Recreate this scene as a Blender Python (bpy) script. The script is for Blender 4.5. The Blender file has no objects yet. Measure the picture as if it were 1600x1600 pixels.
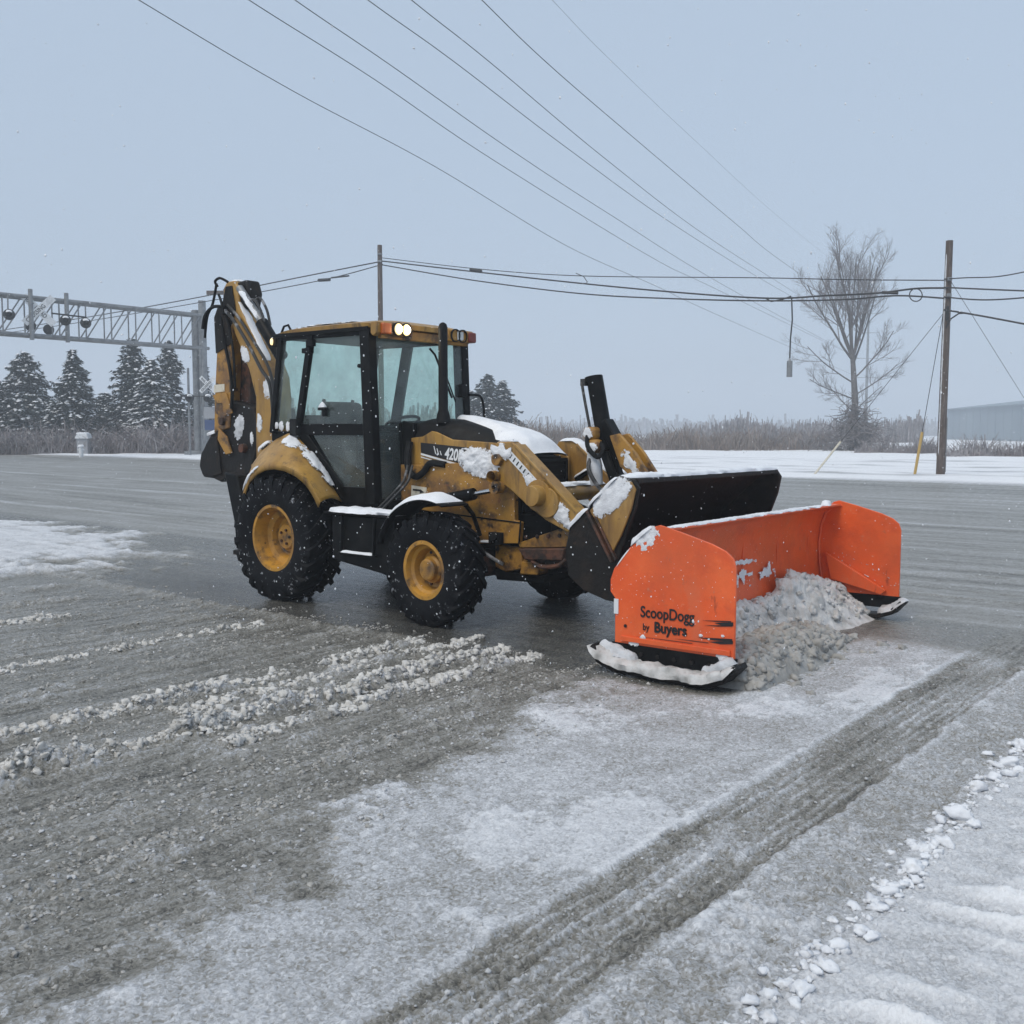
import bpy, bmesh, math, random
import numpy as np
from mathutils import Vector, Matrix, noise as mnoise

# ------------------------------------------------------------------ camera, sky, sun, exposure
sc = bpy.context.scene
col = sc.collection
F_PX, PITCH, EYE = 1550.0, 4.6, 1.67
cam_d = bpy.data.cameras.new('camera')
cam = bpy.data.objects.new('camera', cam_d); col.objects.link(cam)
cam.location = (0, 0, EYE); cam.rotation_euler = (math.radians(90 - PITCH), 0, 0)
cam_d.sensor_width = 36; cam_d.lens = 36 * F_PX / 1600
cam_d.clip_start = 0.05; cam_d.clip_end = 4000
sc.camera = cam

SUN_EL, SUN_AZ = 55.0, 218.0          # azimuth clockwise from +Y
world = bpy.data.worlds.new('World'); sc.world = world; world.use_nodes = True
nt = world.node_tree; nt.nodes.clear()
wo = nt.nodes.new('ShaderNodeOutputWorld'); bg = nt.nodes.new('ShaderNodeBackground')
sky = nt.nodes.new('ShaderNodeTexSky'); sky.sky_type = 'NISHITA'; sky.sun_disc = False
sky.sun_elevation = math.radians(SUN_EL); sky.sun_rotation = math.radians(SUN_AZ)
sky.dust_density = 4.0; sky.air_density = 1.0
# closed cloud deck over the clear sky: the same even grey-blue all round
mx = nt.nodes.new('ShaderNodeMix'); mx.data_type = 'RGBA'; mx.inputs[0].default_value = 0.86
mx.inputs[7].default_value = (4.15, 5.1, 6.35, 1)
nt.links.new(sky.outputs[0], mx.inputs[6]); nt.links.new(mx.outputs[2], bg.inputs[0])
bg.inputs[1].default_value = 0.10
nt.links.new(bg.outputs[0], wo.inputs[0])

sun_d = bpy.data.lights.new('sun', 'SUN'); sun = bpy.data.objects.new('sun', sun_d); col.objects.link(sun)
sun_d.energy = 1.5; sun_d.angle = math.radians(28); sun_d.color = (1.0, 0.92, 0.80)
az, el = math.radians(SUN_AZ), math.radians(SUN_EL)
to_sun = Vector((math.sin(az) * math.cos(el), math.cos(az) * math.cos(el), math.sin(el)))
sun.rotation_euler = (-to_sun).to_track_quat('-Z', 'Y').to_euler()

sc.view_settings.view_transform = 'Standard'; sc.view_settings.look = 'None'
sc.view_settings.exposure = 0.30; sc.view_settings.gamma = 1.0; sc.view_settings.use_curve_mapping = False
sc.render.engine = 'CYCLES'
sc.cycles.use_denoising = True
sc.cycles.volume_bounces = 2; sc.cycles.transparent_max_bounces = 16
sc.cycles.max_bounces = 8; sc.cycles.diffuse_bounces = 3

HAZE = 0.0024
rnd = random.Random(7)
R = math.radians

# ------------------------------------------------------------------ helpers: pixels of the survey -> points
_c, _s = math.cos(R(PITCH)), math.sin(R(PITCH))
def at(px, py, Y):
    x = (px - 800) / F_PX; v = -(py - 800) / F_PX
    d = (x, _c + v * _s, -_s + v * _c); k = Y / d[1]
    return Vector((d[0] * k, Y, EYE + d[2] * k))
def on_line(px, py, P, Q):
    """point seen at px,py on the vertical plane through the plan points P and Q"""
    k = (px - 800) / F_PX
    u = (k * P[1] - P[0]) / ((Q[0] - P[0]) - k * (Q[1] - P[1]))
    return at(px, py, P[1] + u * (Q[1] - P[1]))

# ------------------------------------------------------------------ helpers: mesh collector
def smooth_path(pts, k=5):
    W3 = [Vector(p) for p in pts]; out = []
    for i in range(len(W3) - 1):
        p0, p1, p2, p3 = W3[max(i - 1, 0)], W3[i], W3[i + 1], W3[min(i + 2, len(W3) - 1)]
        for j in range(k):
            t = j / k; out.append(.5 * ((2 * p1) + (p2 - p0) * t + (2 * p0 - 5 * p1 + 4 * p2 - p3) * t * t + (3 * p1 - p0 - 3 * p2 + p3) * t ** 3))
    return out + [W3[-1]]
class MB:
    def __init__(s): s.v = []; s.f = []
    def add(s, verts, faces):
        o = len(s.v); s.v += [tuple(p) for p in verts]; s.f += [tuple(i + o for i in f) for f in faces]; return s
    def box(s, c, d, rot=None):
        hx, hy, hz = d[0] / 2, d[1] / 2, d[2] / 2
        vs = [Vector((a * hx, b * hy, e * hz)) for a in (-1, 1) for b in (-1, 1) for e in (-1, 1)]
        if rot is not None: vs = [rot @ p for p in vs]
        return s.add([p + Vector(c) for p in vs], [(0, 1, 3, 2), (4, 6, 7, 5), (0, 4, 5, 1), (2, 3, 7, 6), (0, 2, 6, 4), (1, 5, 7, 3)])
    def prism(s, poly, y0, y1):
        """polygon in x,z extruded along y"""
        n = len(poly)
        vs = [(x, y0, z) for x, z in poly] + [(x, y1, z) for x, z in poly]
        fs = [tuple(range(n)), tuple(range(2 * n - 1, n - 1, -1))] + [(i, i + n, (i + 1) % n + n, (i + 1) % n) for i in range(n)]
        return s.add(vs, fs)
    def slab(s, pts, th):
        """planar polygon of 3-d points given thickness along its normal"""
        P = [Vector(p) for p in pts]; n = len(P)
        nn = Vector((0, 0, 0))
        for i in range(n): nn += P[i].cross(P[(i + 1) % n])
        nn.normalize(); a = [p - nn * th / 2 for p in P]; b = [p + nn * th / 2 for p in P]
        return s.add(a + b, [tuple(range(n - 1, -1, -1)), tuple(range(n, 2 * n))] + [(i, (i + 1) % n, (i + 1) % n + n, i + n) for i in range(n)])
    def tube(s, pts, r, seg=8, r1=None, caps=True):
        P = [Vector(p) for p in pts]; n = len(P)
        rad = r if isinstance(r, (list, tuple)) else [r + ((r1 - r) * i / (n - 1) if r1 is not None else 0) for i in range(n)]
        vs = []; up = None
        for i, p in enumerate(P):
            d = (P[min(i + 1, n - 1)] - P[max(i - 1, 0)])
            d = d.normalized() if d.length > 1e-9 else Vector((0, 0, 1))
            if up is None: up = Vector((0, 0, 1)) if abs(d.z) < .9 else Vector((1, 0, 0))
            a = d.cross(up)
            if a.length < 1e-6: a = d.orthogonal()
            a.normalize(); b = a.cross(d); up = b
            for k in range(seg):
                t = 2 * math.pi * k / seg
                vs.append(p + (a * math.cos(t) + b * math.sin(t)) * rad[i])
        fs = [(i * seg + k, i * seg + (k + 1) % seg, (i + 1) * seg + (k + 1) % seg, (i + 1) * seg + k) for i in range(n - 1) for k in range(seg)]
        if caps: fs += [tuple(range(seg - 1, -1, -1)), tuple(range((n - 1) * seg, n * seg))]
        return s.add(vs, fs)
    def bar(s, p, q, w, h, up=(0, 0, 1)):
        """rectangular bar from p to q: w across, h along up"""
        p, q = Vector(p), Vector(q); d = (q - p).normalized(); u = Vector(up)
        a = d.cross(u)
        if a.length < 1e-5: a = d.orthogonal()
        a.normalize(); b = a.cross(d)
        vs = [e + a * i * w / 2 + b * j * h / 2 for e in (p, q) for i, j in ((-1, -1), (1, -1), (1, 1), (-1, 1))]
        return s.add(vs, [(3, 2, 1, 0), (4, 5, 6, 7), (0, 1, 5, 4), (1, 2, 6, 5), (2, 3, 7, 6), (3, 0, 4, 7)])
    def lathe(s, prof, o, ax, seg=32, caps=False):
        """profile (r, a) spun about axis ax through o"""
        o, ax = Vector(o), Vector(ax).normalized(); u = ax.orthogonal().normalized(); w = ax.cross(u); n = len(prof)
        vs = [o + ax * a + (u * math.cos(2 * math.pi * k / seg) + w * math.sin(2 * math.pi * k / seg)) * r for r, a in prof for k in range(seg)]
        fs = [(i * seg + k, i * seg + (k + 1) % seg, (i + 1) * seg + (k + 1) % seg, (i + 1) * seg + k) for i in range(n - 1) for k in range(seg)]
        if caps: fs += [tuple(range(seg - 1, -1, -1)), tuple(range((n - 1) * seg, n * seg))]
        return s.add(vs, fs)
    def grid(s, fn, nu, nv):
        vs = [fn(i / nu, j / nv) for j in range(nv + 1) for i in range(nu + 1)]
        return s.add(vs, [(j * (nu + 1) + i, j * (nu + 1) + i + 1, (j + 1) * (nu + 1) + i + 1, (j + 1) * (nu + 1) + i) for j in range(nv) for i in range(nu)])
    def build(s, name, mat, parent=None, bevel=0, ang=38, flip=False, solid=0):
        me = bpy.data.meshes.new(name); me.from_pydata(s.v, [], s.f); me.validate()
        bm = bmesh.new(); bm.from_mesh(me); bmesh.ops.recalc_face_normals(bm, faces=bm.faces); bm.to_mesh(me); bm.free()
        me.polygons.foreach_set('use_smooth', [True] * len(me.polygons)); me.set_sharp_from_angle(angle=R(ang))
        return link(name, me, mat, parent, bevel, solid)
def link(name, me, mat, parent=None, bevel=0, solid=0):
    if mat is not None: me.materials.append(mat)
    o = bpy.data.objects.new(name, me); col.objects.link(o); o.parent = parent
    if solid:
        m = o.modifiers.new('thick', 'SOLIDIFY'); m.thickness = solid; m.offset = 0
    if bevel:
        m = o.modifiers.new('bevel', 'BEVEL'); m.width = bevel; m.segments = 2; m.limit_method = 'ANGLE'; m.angle_limit = R(40)
    return o
def np_mesh(name, V, Fq, mat=None, attrs=None):
    """fast mesh from numpy quads or triangles"""
    V = np.asarray(V, np.float32); Fq = np.asarray(Fq, np.int32); k = Fq.shape[1]
    me = bpy.data.meshes.new(name)
    me.vertices.add(len(V)); me.vertices.foreach_set('co', V.ravel())
    me.loops.add(Fq.size); me.loops.foreach_set('vertex_index', Fq.ravel())
    me.polygons.add(len(Fq)); me.polygons.foreach_set('loop_start', np.arange(0, Fq.size, k, dtype=np.int32))
    me.polygons.foreach_set('use_smooth', np.ones(len(Fq), bool))
    for nm, a in (attrs or {}).items():
        at_ = me.attributes.new(nm, 'FLOAT', 'POINT'); at_.data.foreach_set('value', np.asarray(a, np.float32))
    me.update(calc_edges=True); me.validate()
    return me
def tag(o, label=None, cat=None, group=None, kind=None):
    if label: o['label'] = label
    if cat: o['category'] = cat
    if group: o['group'] = group
    if kind: o['kind'] = kind
    return o
def empty(name, loc, rz=0, **k):
    o = bpy.data.objects.new(name, None); col.objects.link(o); o.location = loc; o.rotation_euler = (0, 0, rz); o.empty_display_size = .2
    return tag(o, **k)
def copy_tree(o, parent=None):
    c = o.copy(); col.objects.link(c); c.parent = parent
    for ch in list(o.children): copy_tree(ch, c)
    return c
def text_mesh(name, txt, size, mat, parent, origin, udir, vdir, ext=.002, bold=.0, shear=0, xscale=1, wide=0):
    """flat lettering laid on a surface: origin at its lower left, reading along udir, up along vdir"""
    cu = bpy.data.curves.new(name, 'FONT'); cu.body = txt; cu.size = size; cu.extrude = ext; cu.offset = bold; cu.shear = shear
    tmp = bpy.data.objects.new(name, cu); col.objects.link(tmp)
    dg = bpy.context.evaluated_depsgraph_get(); me = bpy.data.meshes.new_from_object(tmp.evaluated_get(dg))
    bpy.data.objects.remove(tmp)
    u, v = Vector(udir).normalized(), Vector(vdir).normalized(); n = u.cross(v)
    M = Matrix((u, v, n)).transposed().to_4x4(); M.translation = Vector(origin)
    if wide:      # heavier strokes: the outline laid over itself, each copy a hair further out
        V = np.array([v.co[:] for v in me.vertices]); P = [list(p.vertices) for p in me.polygons]; VV, PP = [], []
        for k, (dx, dy) in enumerate(((-1, 0), (1, 0), (0, -1), (0, 1), (0, 0))):
            PP += [[i + len(V) * k for i in p] for p in P]; VV.append(V + np.array([dx * wide, dy * wide, k * .0004]))
        me = bpy.data.meshes.new(name); me.from_pydata(np.concatenate(VV).tolist(), [], PP)
    me.transform(M @ Matrix.Diagonal((xscale, 1, 1, 1))); me.materials.clear()
    return link(name, me, mat, parent)

# ------------------------------------------------------------------ numpy noise
_rs = np.random.RandomState(11)
_perm = np.concatenate([_rs.permutation(512)] * 3)
_gr = np.stack([np.cos(np.arange(512) * 2.399), np.sin(np.arange(512) * 2.399)], 1)
def pn(x, y, seed=0):
    x = np.asarray(x, float) + seed * 17.3; y = np.asarray(y, float) + seed * 31.7
    xi = np.floor(x).astype(int); yi = np.floor(y).astype(int); xf = x - xi; yf = y - yi
    u = xf ** 3 * (xf * (xf * 6 - 15) + 10); v = yf ** 3 * (yf * (yf * 6 - 15) + 10)
    def g(ix, iy, dx, dy):
        h = _perm[(_perm[ix & 511] + iy) & 511]; return _gr[h, 0] * dx + _gr[h, 1] * dy
    a = g(xi, yi, xf, yf); b = g(xi + 1, yi, xf - 1, yf); c = g(xi, yi + 1, xf, yf - 1); d = g(xi + 1, yi + 1, xf - 1, yf - 1)
    return (a + u * (b - a) + v * ((c + u * (d - c)) - (a + u * (b - a)))) * 1.5
def fbm(x, y, seed=0, o=4, gain=.5):
    r = 0; a = 1; f = 1; n = 0
    for i in range(o): r = r + a * pn(x * f, y * f, seed + i * 3); n += a; a *= gain; f *= 2.03
    return r / n
def dome(w, r=.52): return np.sqrt(np.clip(1 - (w / r) ** 2, 0, 1))
def worley(x, y, seed=0):
    x = np.asarray(x, float); y = np.asarray(y, float); xi = np.floor(x).astype(int); yi = np.floor(y).astype(int)
    best = np.full(x.shape, 9.0); idv = np.zeros(x.shape)
    for dx in (-1, 0, 1):
        for dy in (-1, 0, 1):
            h = _perm[(_perm[(xi + dx + seed * 7) & 511] + yi + dy) & 511]; h2 = _perm[(h + 91) & 511]
            d = (xi + dx + h / 512 - x) ** 2 + (yi + dy + h2 / 512 - y) ** 2
            m = d < best; best = np.where(m, d, best); idv = np.where(m, _perm[(h + 37) & 511] / 512, idv)
    return np.sqrt(best), idv
def sst(a, b, x): t = np.clip((x - a) / (b - a), 0, 1); return t * t * (3 - 2 * t)
def band(x, a, b, w): return sst(a - w, a + w, x) * (1 - sst(b - w, b + w, x))

# ------------------------------------------------------------------ procedural materials
def mat_new(name):
    m = bpy.data.materials.new(name); m.use_nodes = True; n = m.node_tree
    return m, n, n.nodes['Principled BSDF'], n.nodes['Material Output']
def N(n, t, **k):
    nd = n.nodes.new(t)
    for a, b in k.items(): setattr(nd, a, b)
    return nd
def noise_n(n, scale, detail=5, rough=.55, coord=None, stretch=None):
    tc = coord
    if tc is None: tc = N(n, 'ShaderNodeTexCoord').outputs['Object']
    if stretch:
        mp = N(n, 'ShaderNodeMapping'); mp.inputs['Scale'].default_value = stretch; n.links.new(tc, mp.inputs[0]); tc = mp.outputs[0]
    t = N(n, 'ShaderNodeTexNoise'); t.inputs['Scale'].default_value = scale; t.inputs['Detail'].default_value = detail; t.inputs['Roughness'].default_value = rough
    n.links.new(tc, t.inputs['Vector']); return t.outputs['Fac']
def ramp_n(n, fac, a, b):
    r = N(n, 'ShaderNodeMapRange'); r.inputs[1].default_value = a; r.inputs[2].default_value = b; r.clamp = True
    n.links.new(fac, r.inputs[0]); return r.outputs[0]
def mix_n(n, fac, a, b):
    m = N(n, 'ShaderNodeMix', data_type='RGBA')
    if isinstance(fac, float): m.inputs[0].default_value = fac
    else: n.links.new(fac, m.inputs[0])
    for i, c in ((6, a), (7, b)):
        if isinstance(c, tuple): m.inputs[i].default_value = (*c, 1)
        else: n.links.new(c, m.inputs[i])
    return m.outputs[2]
def math_n(n, op, a, b):
    m = N(n, 'ShaderNodeMath', operation=op)
    for i, c in ((0, a), (1, b)):
        if isinstance(c, (int, float)): m.inputs[i].default_value = c
        else: n.links.new(c, m.inputs[i])
    return m.outputs[0]
def bump_n(n, p, h, dist, strength=1.0):
    b = N(n, 'ShaderNodeBump'); b.inputs['Distance'].default_value = dist; b.inputs['Strength'].default_value = strength
    n.links.new(h, b.inputs['Height']); n.links.new(b.outputs[0], p.inputs['Normal'])
def simple(name, base, rough=.5, metal=0, layers=(), bump=None, specks=None, rvar=None, spec=None):
    """base colour with noise layers (colour, scale, from, to, [stretch]); specks = stuck snowflakes (scale, size)"""
    m, n, p, _ = mat_new(name); c = base
    tc = N(n, 'ShaderNodeTexCoord').outputs['Object']
    for L in layers:
        f = ramp_n(n, noise_n(n, L[1], 6, .62, tc, L[4] if len(L) > 4 else None), L[2], L[3]); c = mix_n(n, f, c, L[0])
    if specks:
        vo = N(n, 'ShaderNodeTexVoronoi'); vo.inputs['Scale'].default_value = specks[0]; n.links.new(tc, vo.inputs['Vector'])
        lim = N(n, 'ShaderNodeMath', operation='LESS_THAN'); n.links.new(vo.outputs['Distance'], lim.inputs[0]); lim.inputs[1].default_value = specks[1]
        pick = ramp_n(n, vo.outputs['Color'], .60, .63)
        c = mix_n(n, math_n(n, 'MULTIPLY', lim.outputs[0], pick), c, (.75, .78, .82))
    if isinstance(c, tuple): p.inputs['Base Color'].default_value = (*c, 1)
    else: n.links.new(c, p.inputs['Base Color'])
    p.inputs['Roughness'].default_value = rough; p.inputs['Metallic'].default_value = metal
    if spec is not None: p.inputs['Specular IOR Level'].default_value = spec
    if rvar:
        n.links.new(math_n(n, 'ADD', math_n(n, 'MULTIPLY', noise_n(n, rvar[0], 4, .6, tc), rvar[1]), rough - rvar[1] / 2), p.inputs['Roughness'])
    if bump: bump_n(n, p, noise_n(n, bump[0], 6, .6, tc), bump[1])
    return m
MT = {}
MT['yellow'] = simple('weathered_yellow_paint', (.38, .212, .038), .42, 0, [((.50, .31, .10), 3.0, .45, .75), ((.25, .13, .032), 1.6, .40, .75), ((.15, .08, .028), 2.4, .50, .78, (2.5, 2.5, .6)), ((.05, .034, .022), 4.0, .54, .74, (3, 3, .5)), ((.02, .016, .013), 14, .68, .78)], (60, .002), rvar=(8, .25))
MT['yellow_dirty'] = simple('grimy_yellow_paint', (.40, .205, .032), .5, 0, [((.20, .10, .03), 3.0, .40, .62), ((.09, .05, .025), 5.5, .50, .64), ((.025, .018, .014), 8.0, .56, .66), ((.16, .055, .03), 13, .64, .7)], (50, .004), specks=(22, .09))
MT['rim'] = simple('mud_splashed_yellow_rim', (.50, .25, .03), .45, 0, [((.24, .125, .032), 4.0, .42, .62), ((.07, .045, .027), 6.0, .53, .68), ((.03, .022, .016), 11.0, .60, .70)], (60, .002))
MT['black'] = simple('black_paint', (.005, .0055, .006), .42, 0, [((.016, .016, .016), 6, .5, .75)], (80, .001), specks=(16, .10), spec=.10)
MT['trim'] = simple('dark_plastic', (.009, .0095, .0105), .6, 0, [((.022, .023, .024), 5, .5, .7)], (90, .001), spec=.12)
MT['steel'] = simple('worn_bucket_steel', (.010, .009, .0085), .6, 0, [((.028, .019, .014), 4, .52, .7), ((.06, .032, .02), 11, .64, .74)], (35, .006), specks=(17, .11), spec=.25)
MT['rust'] = simple('rusty_frame_steel', (.05, .028, .02), .65, .1, [((.14, .055, .03), 6, .45, .65), ((.02, .016, .014), 9, .5, .62)], (40, .006), specks=(20, .08))
MT['rubber'] = simple('wet_tyre_rubber', (.0055, .006, .0075), .6, 0, [((.014, .015, .017), 5, .5, .75), ((.26, .27, .29), 19, .61, .68)], (70, .003), specks=(13, .11), rvar=(9, .25), spec=.10)
MT['chrome'] = simple('cylinder_rod', (.62, .62, .62), .18, 1)
MT['grey_hose'] = simple('dusty_hose', (.03, .03, .03), .5, 0, [((.28, .28, .29), 5, .52, .62)])
MT['greysteel'] = simple('galvanised_steel', (.25, .26, .27), .5, .35, [((.16, .165, .17), 2.5, .45, .65)], (20, .003))
MT['white'] = simple('white_enamel', (.72, .74, .76), .5, 0, [((.5, .52, .54), 4, .5, .7)])
MT['label'] = simple('faded_label', (.62, .58, .48), .55, 0, [((.35, .28, .15), 14, .55, .68)])
MT['amber'] = simple('amber_lens', (.42, .10, .02), .25)
MT['red'] = simple('red_lens', (.16, .022, .015), .3)
MT['lens_off'] = simple('lamp_lens', (.55, .57, .56), .15)
MT['orange'] = simple('scuffed_orange_paint', (.79, .105, .018), .42, 0, [((.86, .15, .035), 2.2, .45, .7), ((.62, .075, .018), 4.0, .52, .72), ((.45, .12, .06), 13, .64, .74), ((.75, .27, .15), 26, .62, .80), ((.55, .10, .03), 1.4, .45, .8), ((.62, .17, .08), 3.6, .58, .9, (1, 1, .5)), ((.30, .05, .02), 7, .68, .76, (1, 1, .35))], (45, .0015), specks=(30, .085), rvar=(7, .2))
MT['ink'] = simple('black_print', (.012, .011, .012), .5)
MT['whiteink'] = simple('white_print', (.75, .77, .78), .5)
MT['seat'] = simple('seat_cloth', (.02, .021, .023), .8)
MT['liner'] = simple('cab_lining', (.11, .12, .12), .8)
def glass_mat(name, tint, dirt):
    m, n, p, out = mat_new(name); n.nodes.remove(p)
    tr = N(n, 'ShaderNodeBsdfTransparent'); tr.inputs[0].default_value = (*tint, 1)
    gl = N(n, 'ShaderNodeBsdfGlossy'); gl.inputs['Roughness'].default_value = .04; gl.inputs[0].default_value = (1, 1, 1, 1)
    df = N(n, 'ShaderNodeBsdfDiffuse'); df.inputs[0].default_value = (.42, .46, .47, 1)
    lw = N(n, 'ShaderNodeLayerWeight'); lw.inputs[0].default_value = .5; fr = N(n, 'ShaderNodeMath', operation='MULTIPLY_ADD'); n.links.new(math_n(n, 'POWER', lw.outputs['Facing'], 4.0), fr.inputs[0]); fr.inputs[1].default_value = .55; fr.inputs[2].default_value = .025
    tc = N(n, 'ShaderNodeTexCoord').outputs['Object']
    f = ramp_n(n, noise_n(n, 3.2, 7, .65, tc), .3, .8); f = math_n(n, 'MULTIPLY', f, dirt)
    a = N(n, 'ShaderNodeMixShader'); n.links.new(f, a.inputs[0]); n.links.new(tr.outputs[0], a.inputs[1]); n.links.new(df.outputs[0], a.inputs[2])
    b = N(n, 'ShaderNodeMixShader'); n.links.new(fr.outputs[0], b.inputs[0]); n.links.new(a.outputs[0], b.inputs[1]); n.links.new(gl.outputs[0], b.inputs[2])
    n.links.new(b.outputs[0], out.inputs[0]); return m
MT['glass'] = glass_mat('green_tinted_glass', (.90, .972, .945), .19)
def emit_mat(name, c, s):
    m, n, p, out = mat_new(name); p.inputs['Base Color'].default_value = (*c, 1); p.inputs['Emission Color'].default_value = (*c, 1); p.inputs['Emission Strength'].default_value = s; return m
MT['lamp_on'] = emit_mat('lit_lamp', (1.0, .74, .36), 1.1); MT['lamp_core'] = emit_mat('lamp_core', (1.0, .90, .66), 5)
def snow_mat(name, c, dark, sc1, bumpd):
    m, n, p, _ = mat_new(name); tc = N(n, 'ShaderNodeTexCoord').outputs['Object']
    f = ramp_n(n, noise_n(n, sc1, 6, .6, tc), .42, .75); cc = mix_n(n, f, c, dark)
    n.links.new(cc, p.inputs['Base Color']); p.inputs['Roughness'].default_value = .75; p.inputs['Specular IOR Level'].default_value = .3
    bump_n(n, p, noise_n(n, 55, 6, .7, tc), bumpd); return m
MT['snow'] = snow_mat('fresh_snow', (.80, .82, .85), (.66, .68, .72), 6, .006)
def powder_mat():
    m, n, p, _ = mat_new('powder_snow'); tc = N(n, 'ShaderNodeTexCoord').outputs['Object']
    a = N(n, 'ShaderNodeAttribute', attribute_name='cover').outputs['Fac']; f = noise_n(n, 70, 5, .7, tc)
    al = ramp_n(n, math_n(n, 'ADD', math_n(n, 'MULTIPLY', a, 1.3), math_n(n, 'MULTIPLY', math_n(n, 'SUBTRACT', f, .5), 1.9)), .18, .42)
    n.links.new(al, p.inputs['Alpha']); n.links.new(mix_n(n, ramp_n(n, noise_n(n, 9, 5, .6, tc), .42, .75), (.80, .82, .85), (.62, .63, .66)), p.inputs['Base Color'])
    p.inputs['Roughness'].default_value = .8; p.inputs['Specular IOR Level'].default_value = .2; bump_n(n, p, f, .008); return m
MT['powder'] = powder_mat()
MT['windrow'] = snow_mat('windrow_slush', (.66, .65, .625), (.40, .392, .37), 8, .005)
MT['smear'] = snow_mat('smeared_slush', (.46, .452, .43), (.27, .262, .245), 8, .005)
MT['snow_wet'] = snow_mat('wet_snow', (.66, .68, .71), (.40, .41, .42), 7, .010)
MT['slush'] = snow_mat('dirty_slush', (.35, .35, .335), (.17, .165, .15), 5, .006)
MT['slush_pale'] = snow_mat('pale_slush', (.58, .59, .60), (.34, .34, .335), 5, .005)

# ------------------------------------------------------------------ snow lying on things
def snow_patch(parent, o, u, v, su, sv, th=.025, seed=0, mat='snow', rag=.55, res=.02, name='snow_patch', power=3.0, keep=0.0, curve=None):
    """ragged layer of snow stuck on a flat face: o centre, u and v directions in the face, su sv sizes"""
    u = Vector(u).normalized(); v = Vector(v).normalized(); n = u.cross(v).normalized(); o = Vector(o)
    nu, nv = max(6, int(su / res)), max(6, int(sv / res))
    I, J = np.meshgrid(np.linspace(-1, 1, nu + 1), np.linspace(-1, 1, nv + 1))
    rag = rag * 1.45; power = min(power, 2.2); q = fbm(I * su * 7, J * sv * 7, seed, 4) * rag + fbm(I * su * 25, J * sv * 25, seed + 5, 2) * rag * .35
    m = 1 - np.abs(I) ** power - np.abs(J) ** power + q + keep
    h = .6 * th * np.clip(m, 0, 1.2) ** .8 * (1 + .35 * fbm(I * su * 14, J * sv * 14, seed + 9, 3)) - .003
    vs = []
    for j in range(nv + 1):
        for i in range(nu + 1):
            p = o + u * (I[j, i] * su / 2) + v * (J[j, i] * sv / 2)
            if curve: p = p + n * curve(I[j, i], J[j, i])
            vs.append(p + n * h[j, i])
    fs = []; W = nu + 1; ok = m > -.04
    for j in range(nv):
        for i in range(nu):
            if ok[j, i] and ok[j, i + 1] and ok[j + 1, i] and ok[j + 1, i + 1]: fs.append((j * W + i, j * W + i + 1, (j + 1) * W + i + 1, (j + 1) * W + i))
    used = sorted({k for f in fs for k in f}); mp = {k: i for i, k in enumerate(used)}
    if not fs: return None
    me = bpy.data.meshes.new(name); me.from_pydata([vs[k] for k in used], [], [tuple(mp[k] for k in f) for f in fs])
    me.polygons.foreach_set('use_smooth', [True] * len(me.polygons))
    a_ = me.attributes.new('cover', 'FLOAT', 'POINT'); a_.data.foreach_set('value', np.clip(m.ravel()[used], 0, 1).astype(np.float32))
    return link(name, me, MT['powder'] if mat == 'snow' else MT[mat], parent)
def snow_strip(parent, pts, w, h, seed=0, mat='snow', seg=.03, lump=.35, name='snow_strip', side=None):
    """rounded, uneven ridge of snow lying along a path"""
    P = [Vector(p) for p in pts]; L = [0]
    for a, b in zip(P, P[1:]): L.append(L[-1] + (b - a).length)
    n = max(4, int(L[-1] / seg)); vs = []; K = 9
    for i in range(n + 1):
        d = L[-1] * i / n; k = max(j for j in range(len(P) - 1) if L[j] <= d + 1e-9)
        f = (d - L[k]) / max(1e-9, L[k + 1] - L[k]); p = P[k].lerp(P[k + 1], f); t = (P[k + 1] - P[k]).normalized()
        sd = Vector(side) if side else t.cross(Vector((0, 0, 1))); sd = sd.normalized(); up = sd.cross(t).normalized()
        if up.z < 0: up = -up
        e = min(1, 3.0 * min(i, n - i) / max(1, n) * L[-1] / max(.12, L[-1] * .25)) ** .5 if n > 4 else 1
        e = max(.05, e)
        for j in range(K):
            a = math.pi * j / (K - 1); nz = 1 + lump * mnoise.noise(p * 9 + Vector((seed * 3.1, j * .6, 0))) + lump * .5 * mnoise.noise(p * 27 + Vector((seed, j, 1)))
            vs.append(p + sd * (math.cos(a) * w / 2 * (.6 + .4 * e) * nz) + up * (math.sin(a) ** .7 * h * e * nz - .004))
    fs = [(i * K + j, i * K + j + 1, (i + 1) * K + j + 1, (i + 1) * K + j) for i in range(n) for j in range(K - 1)]
    fs += [tuple(range(K)), tuple(range((n + 1) * K - 1, n * K - 1, -1))]
    mb = MB(); mb.add(vs, fs); return mb.build(name, MT[mat], parent, ang=70)
def ico(sub=1):
    bm = bmesh.new(); bmesh.ops.create_icosphere(bm, subdivisions=sub, radius=1)
    V = np.array([v.co[:] for v in bm.verts]); Fc = np.array([[v.index for v in f.verts] for f in bm.faces]); bm.free(); return V, Fc
ICO0, ICO1, ICO2 = ico(1), ico(2), ico(3)
def lump(sub, seed, amp=.35, fr=1.4):   # irregular clod
    V, Fc = (ICO0, ICO1, ICO2)[sub]; out = []
    for p in V:
        q = Vector(p); k = 1 + amp * mnoise.noise(q * fr + Vector((seed * 5.7, seed * 2.3, seed))) + amp * .7 * mnoise.noise(q * fr * 2.3 + Vector((seed, 3, seed * 1.9)))
        out.append(p * k)
    return np.array(out), Fc
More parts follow.
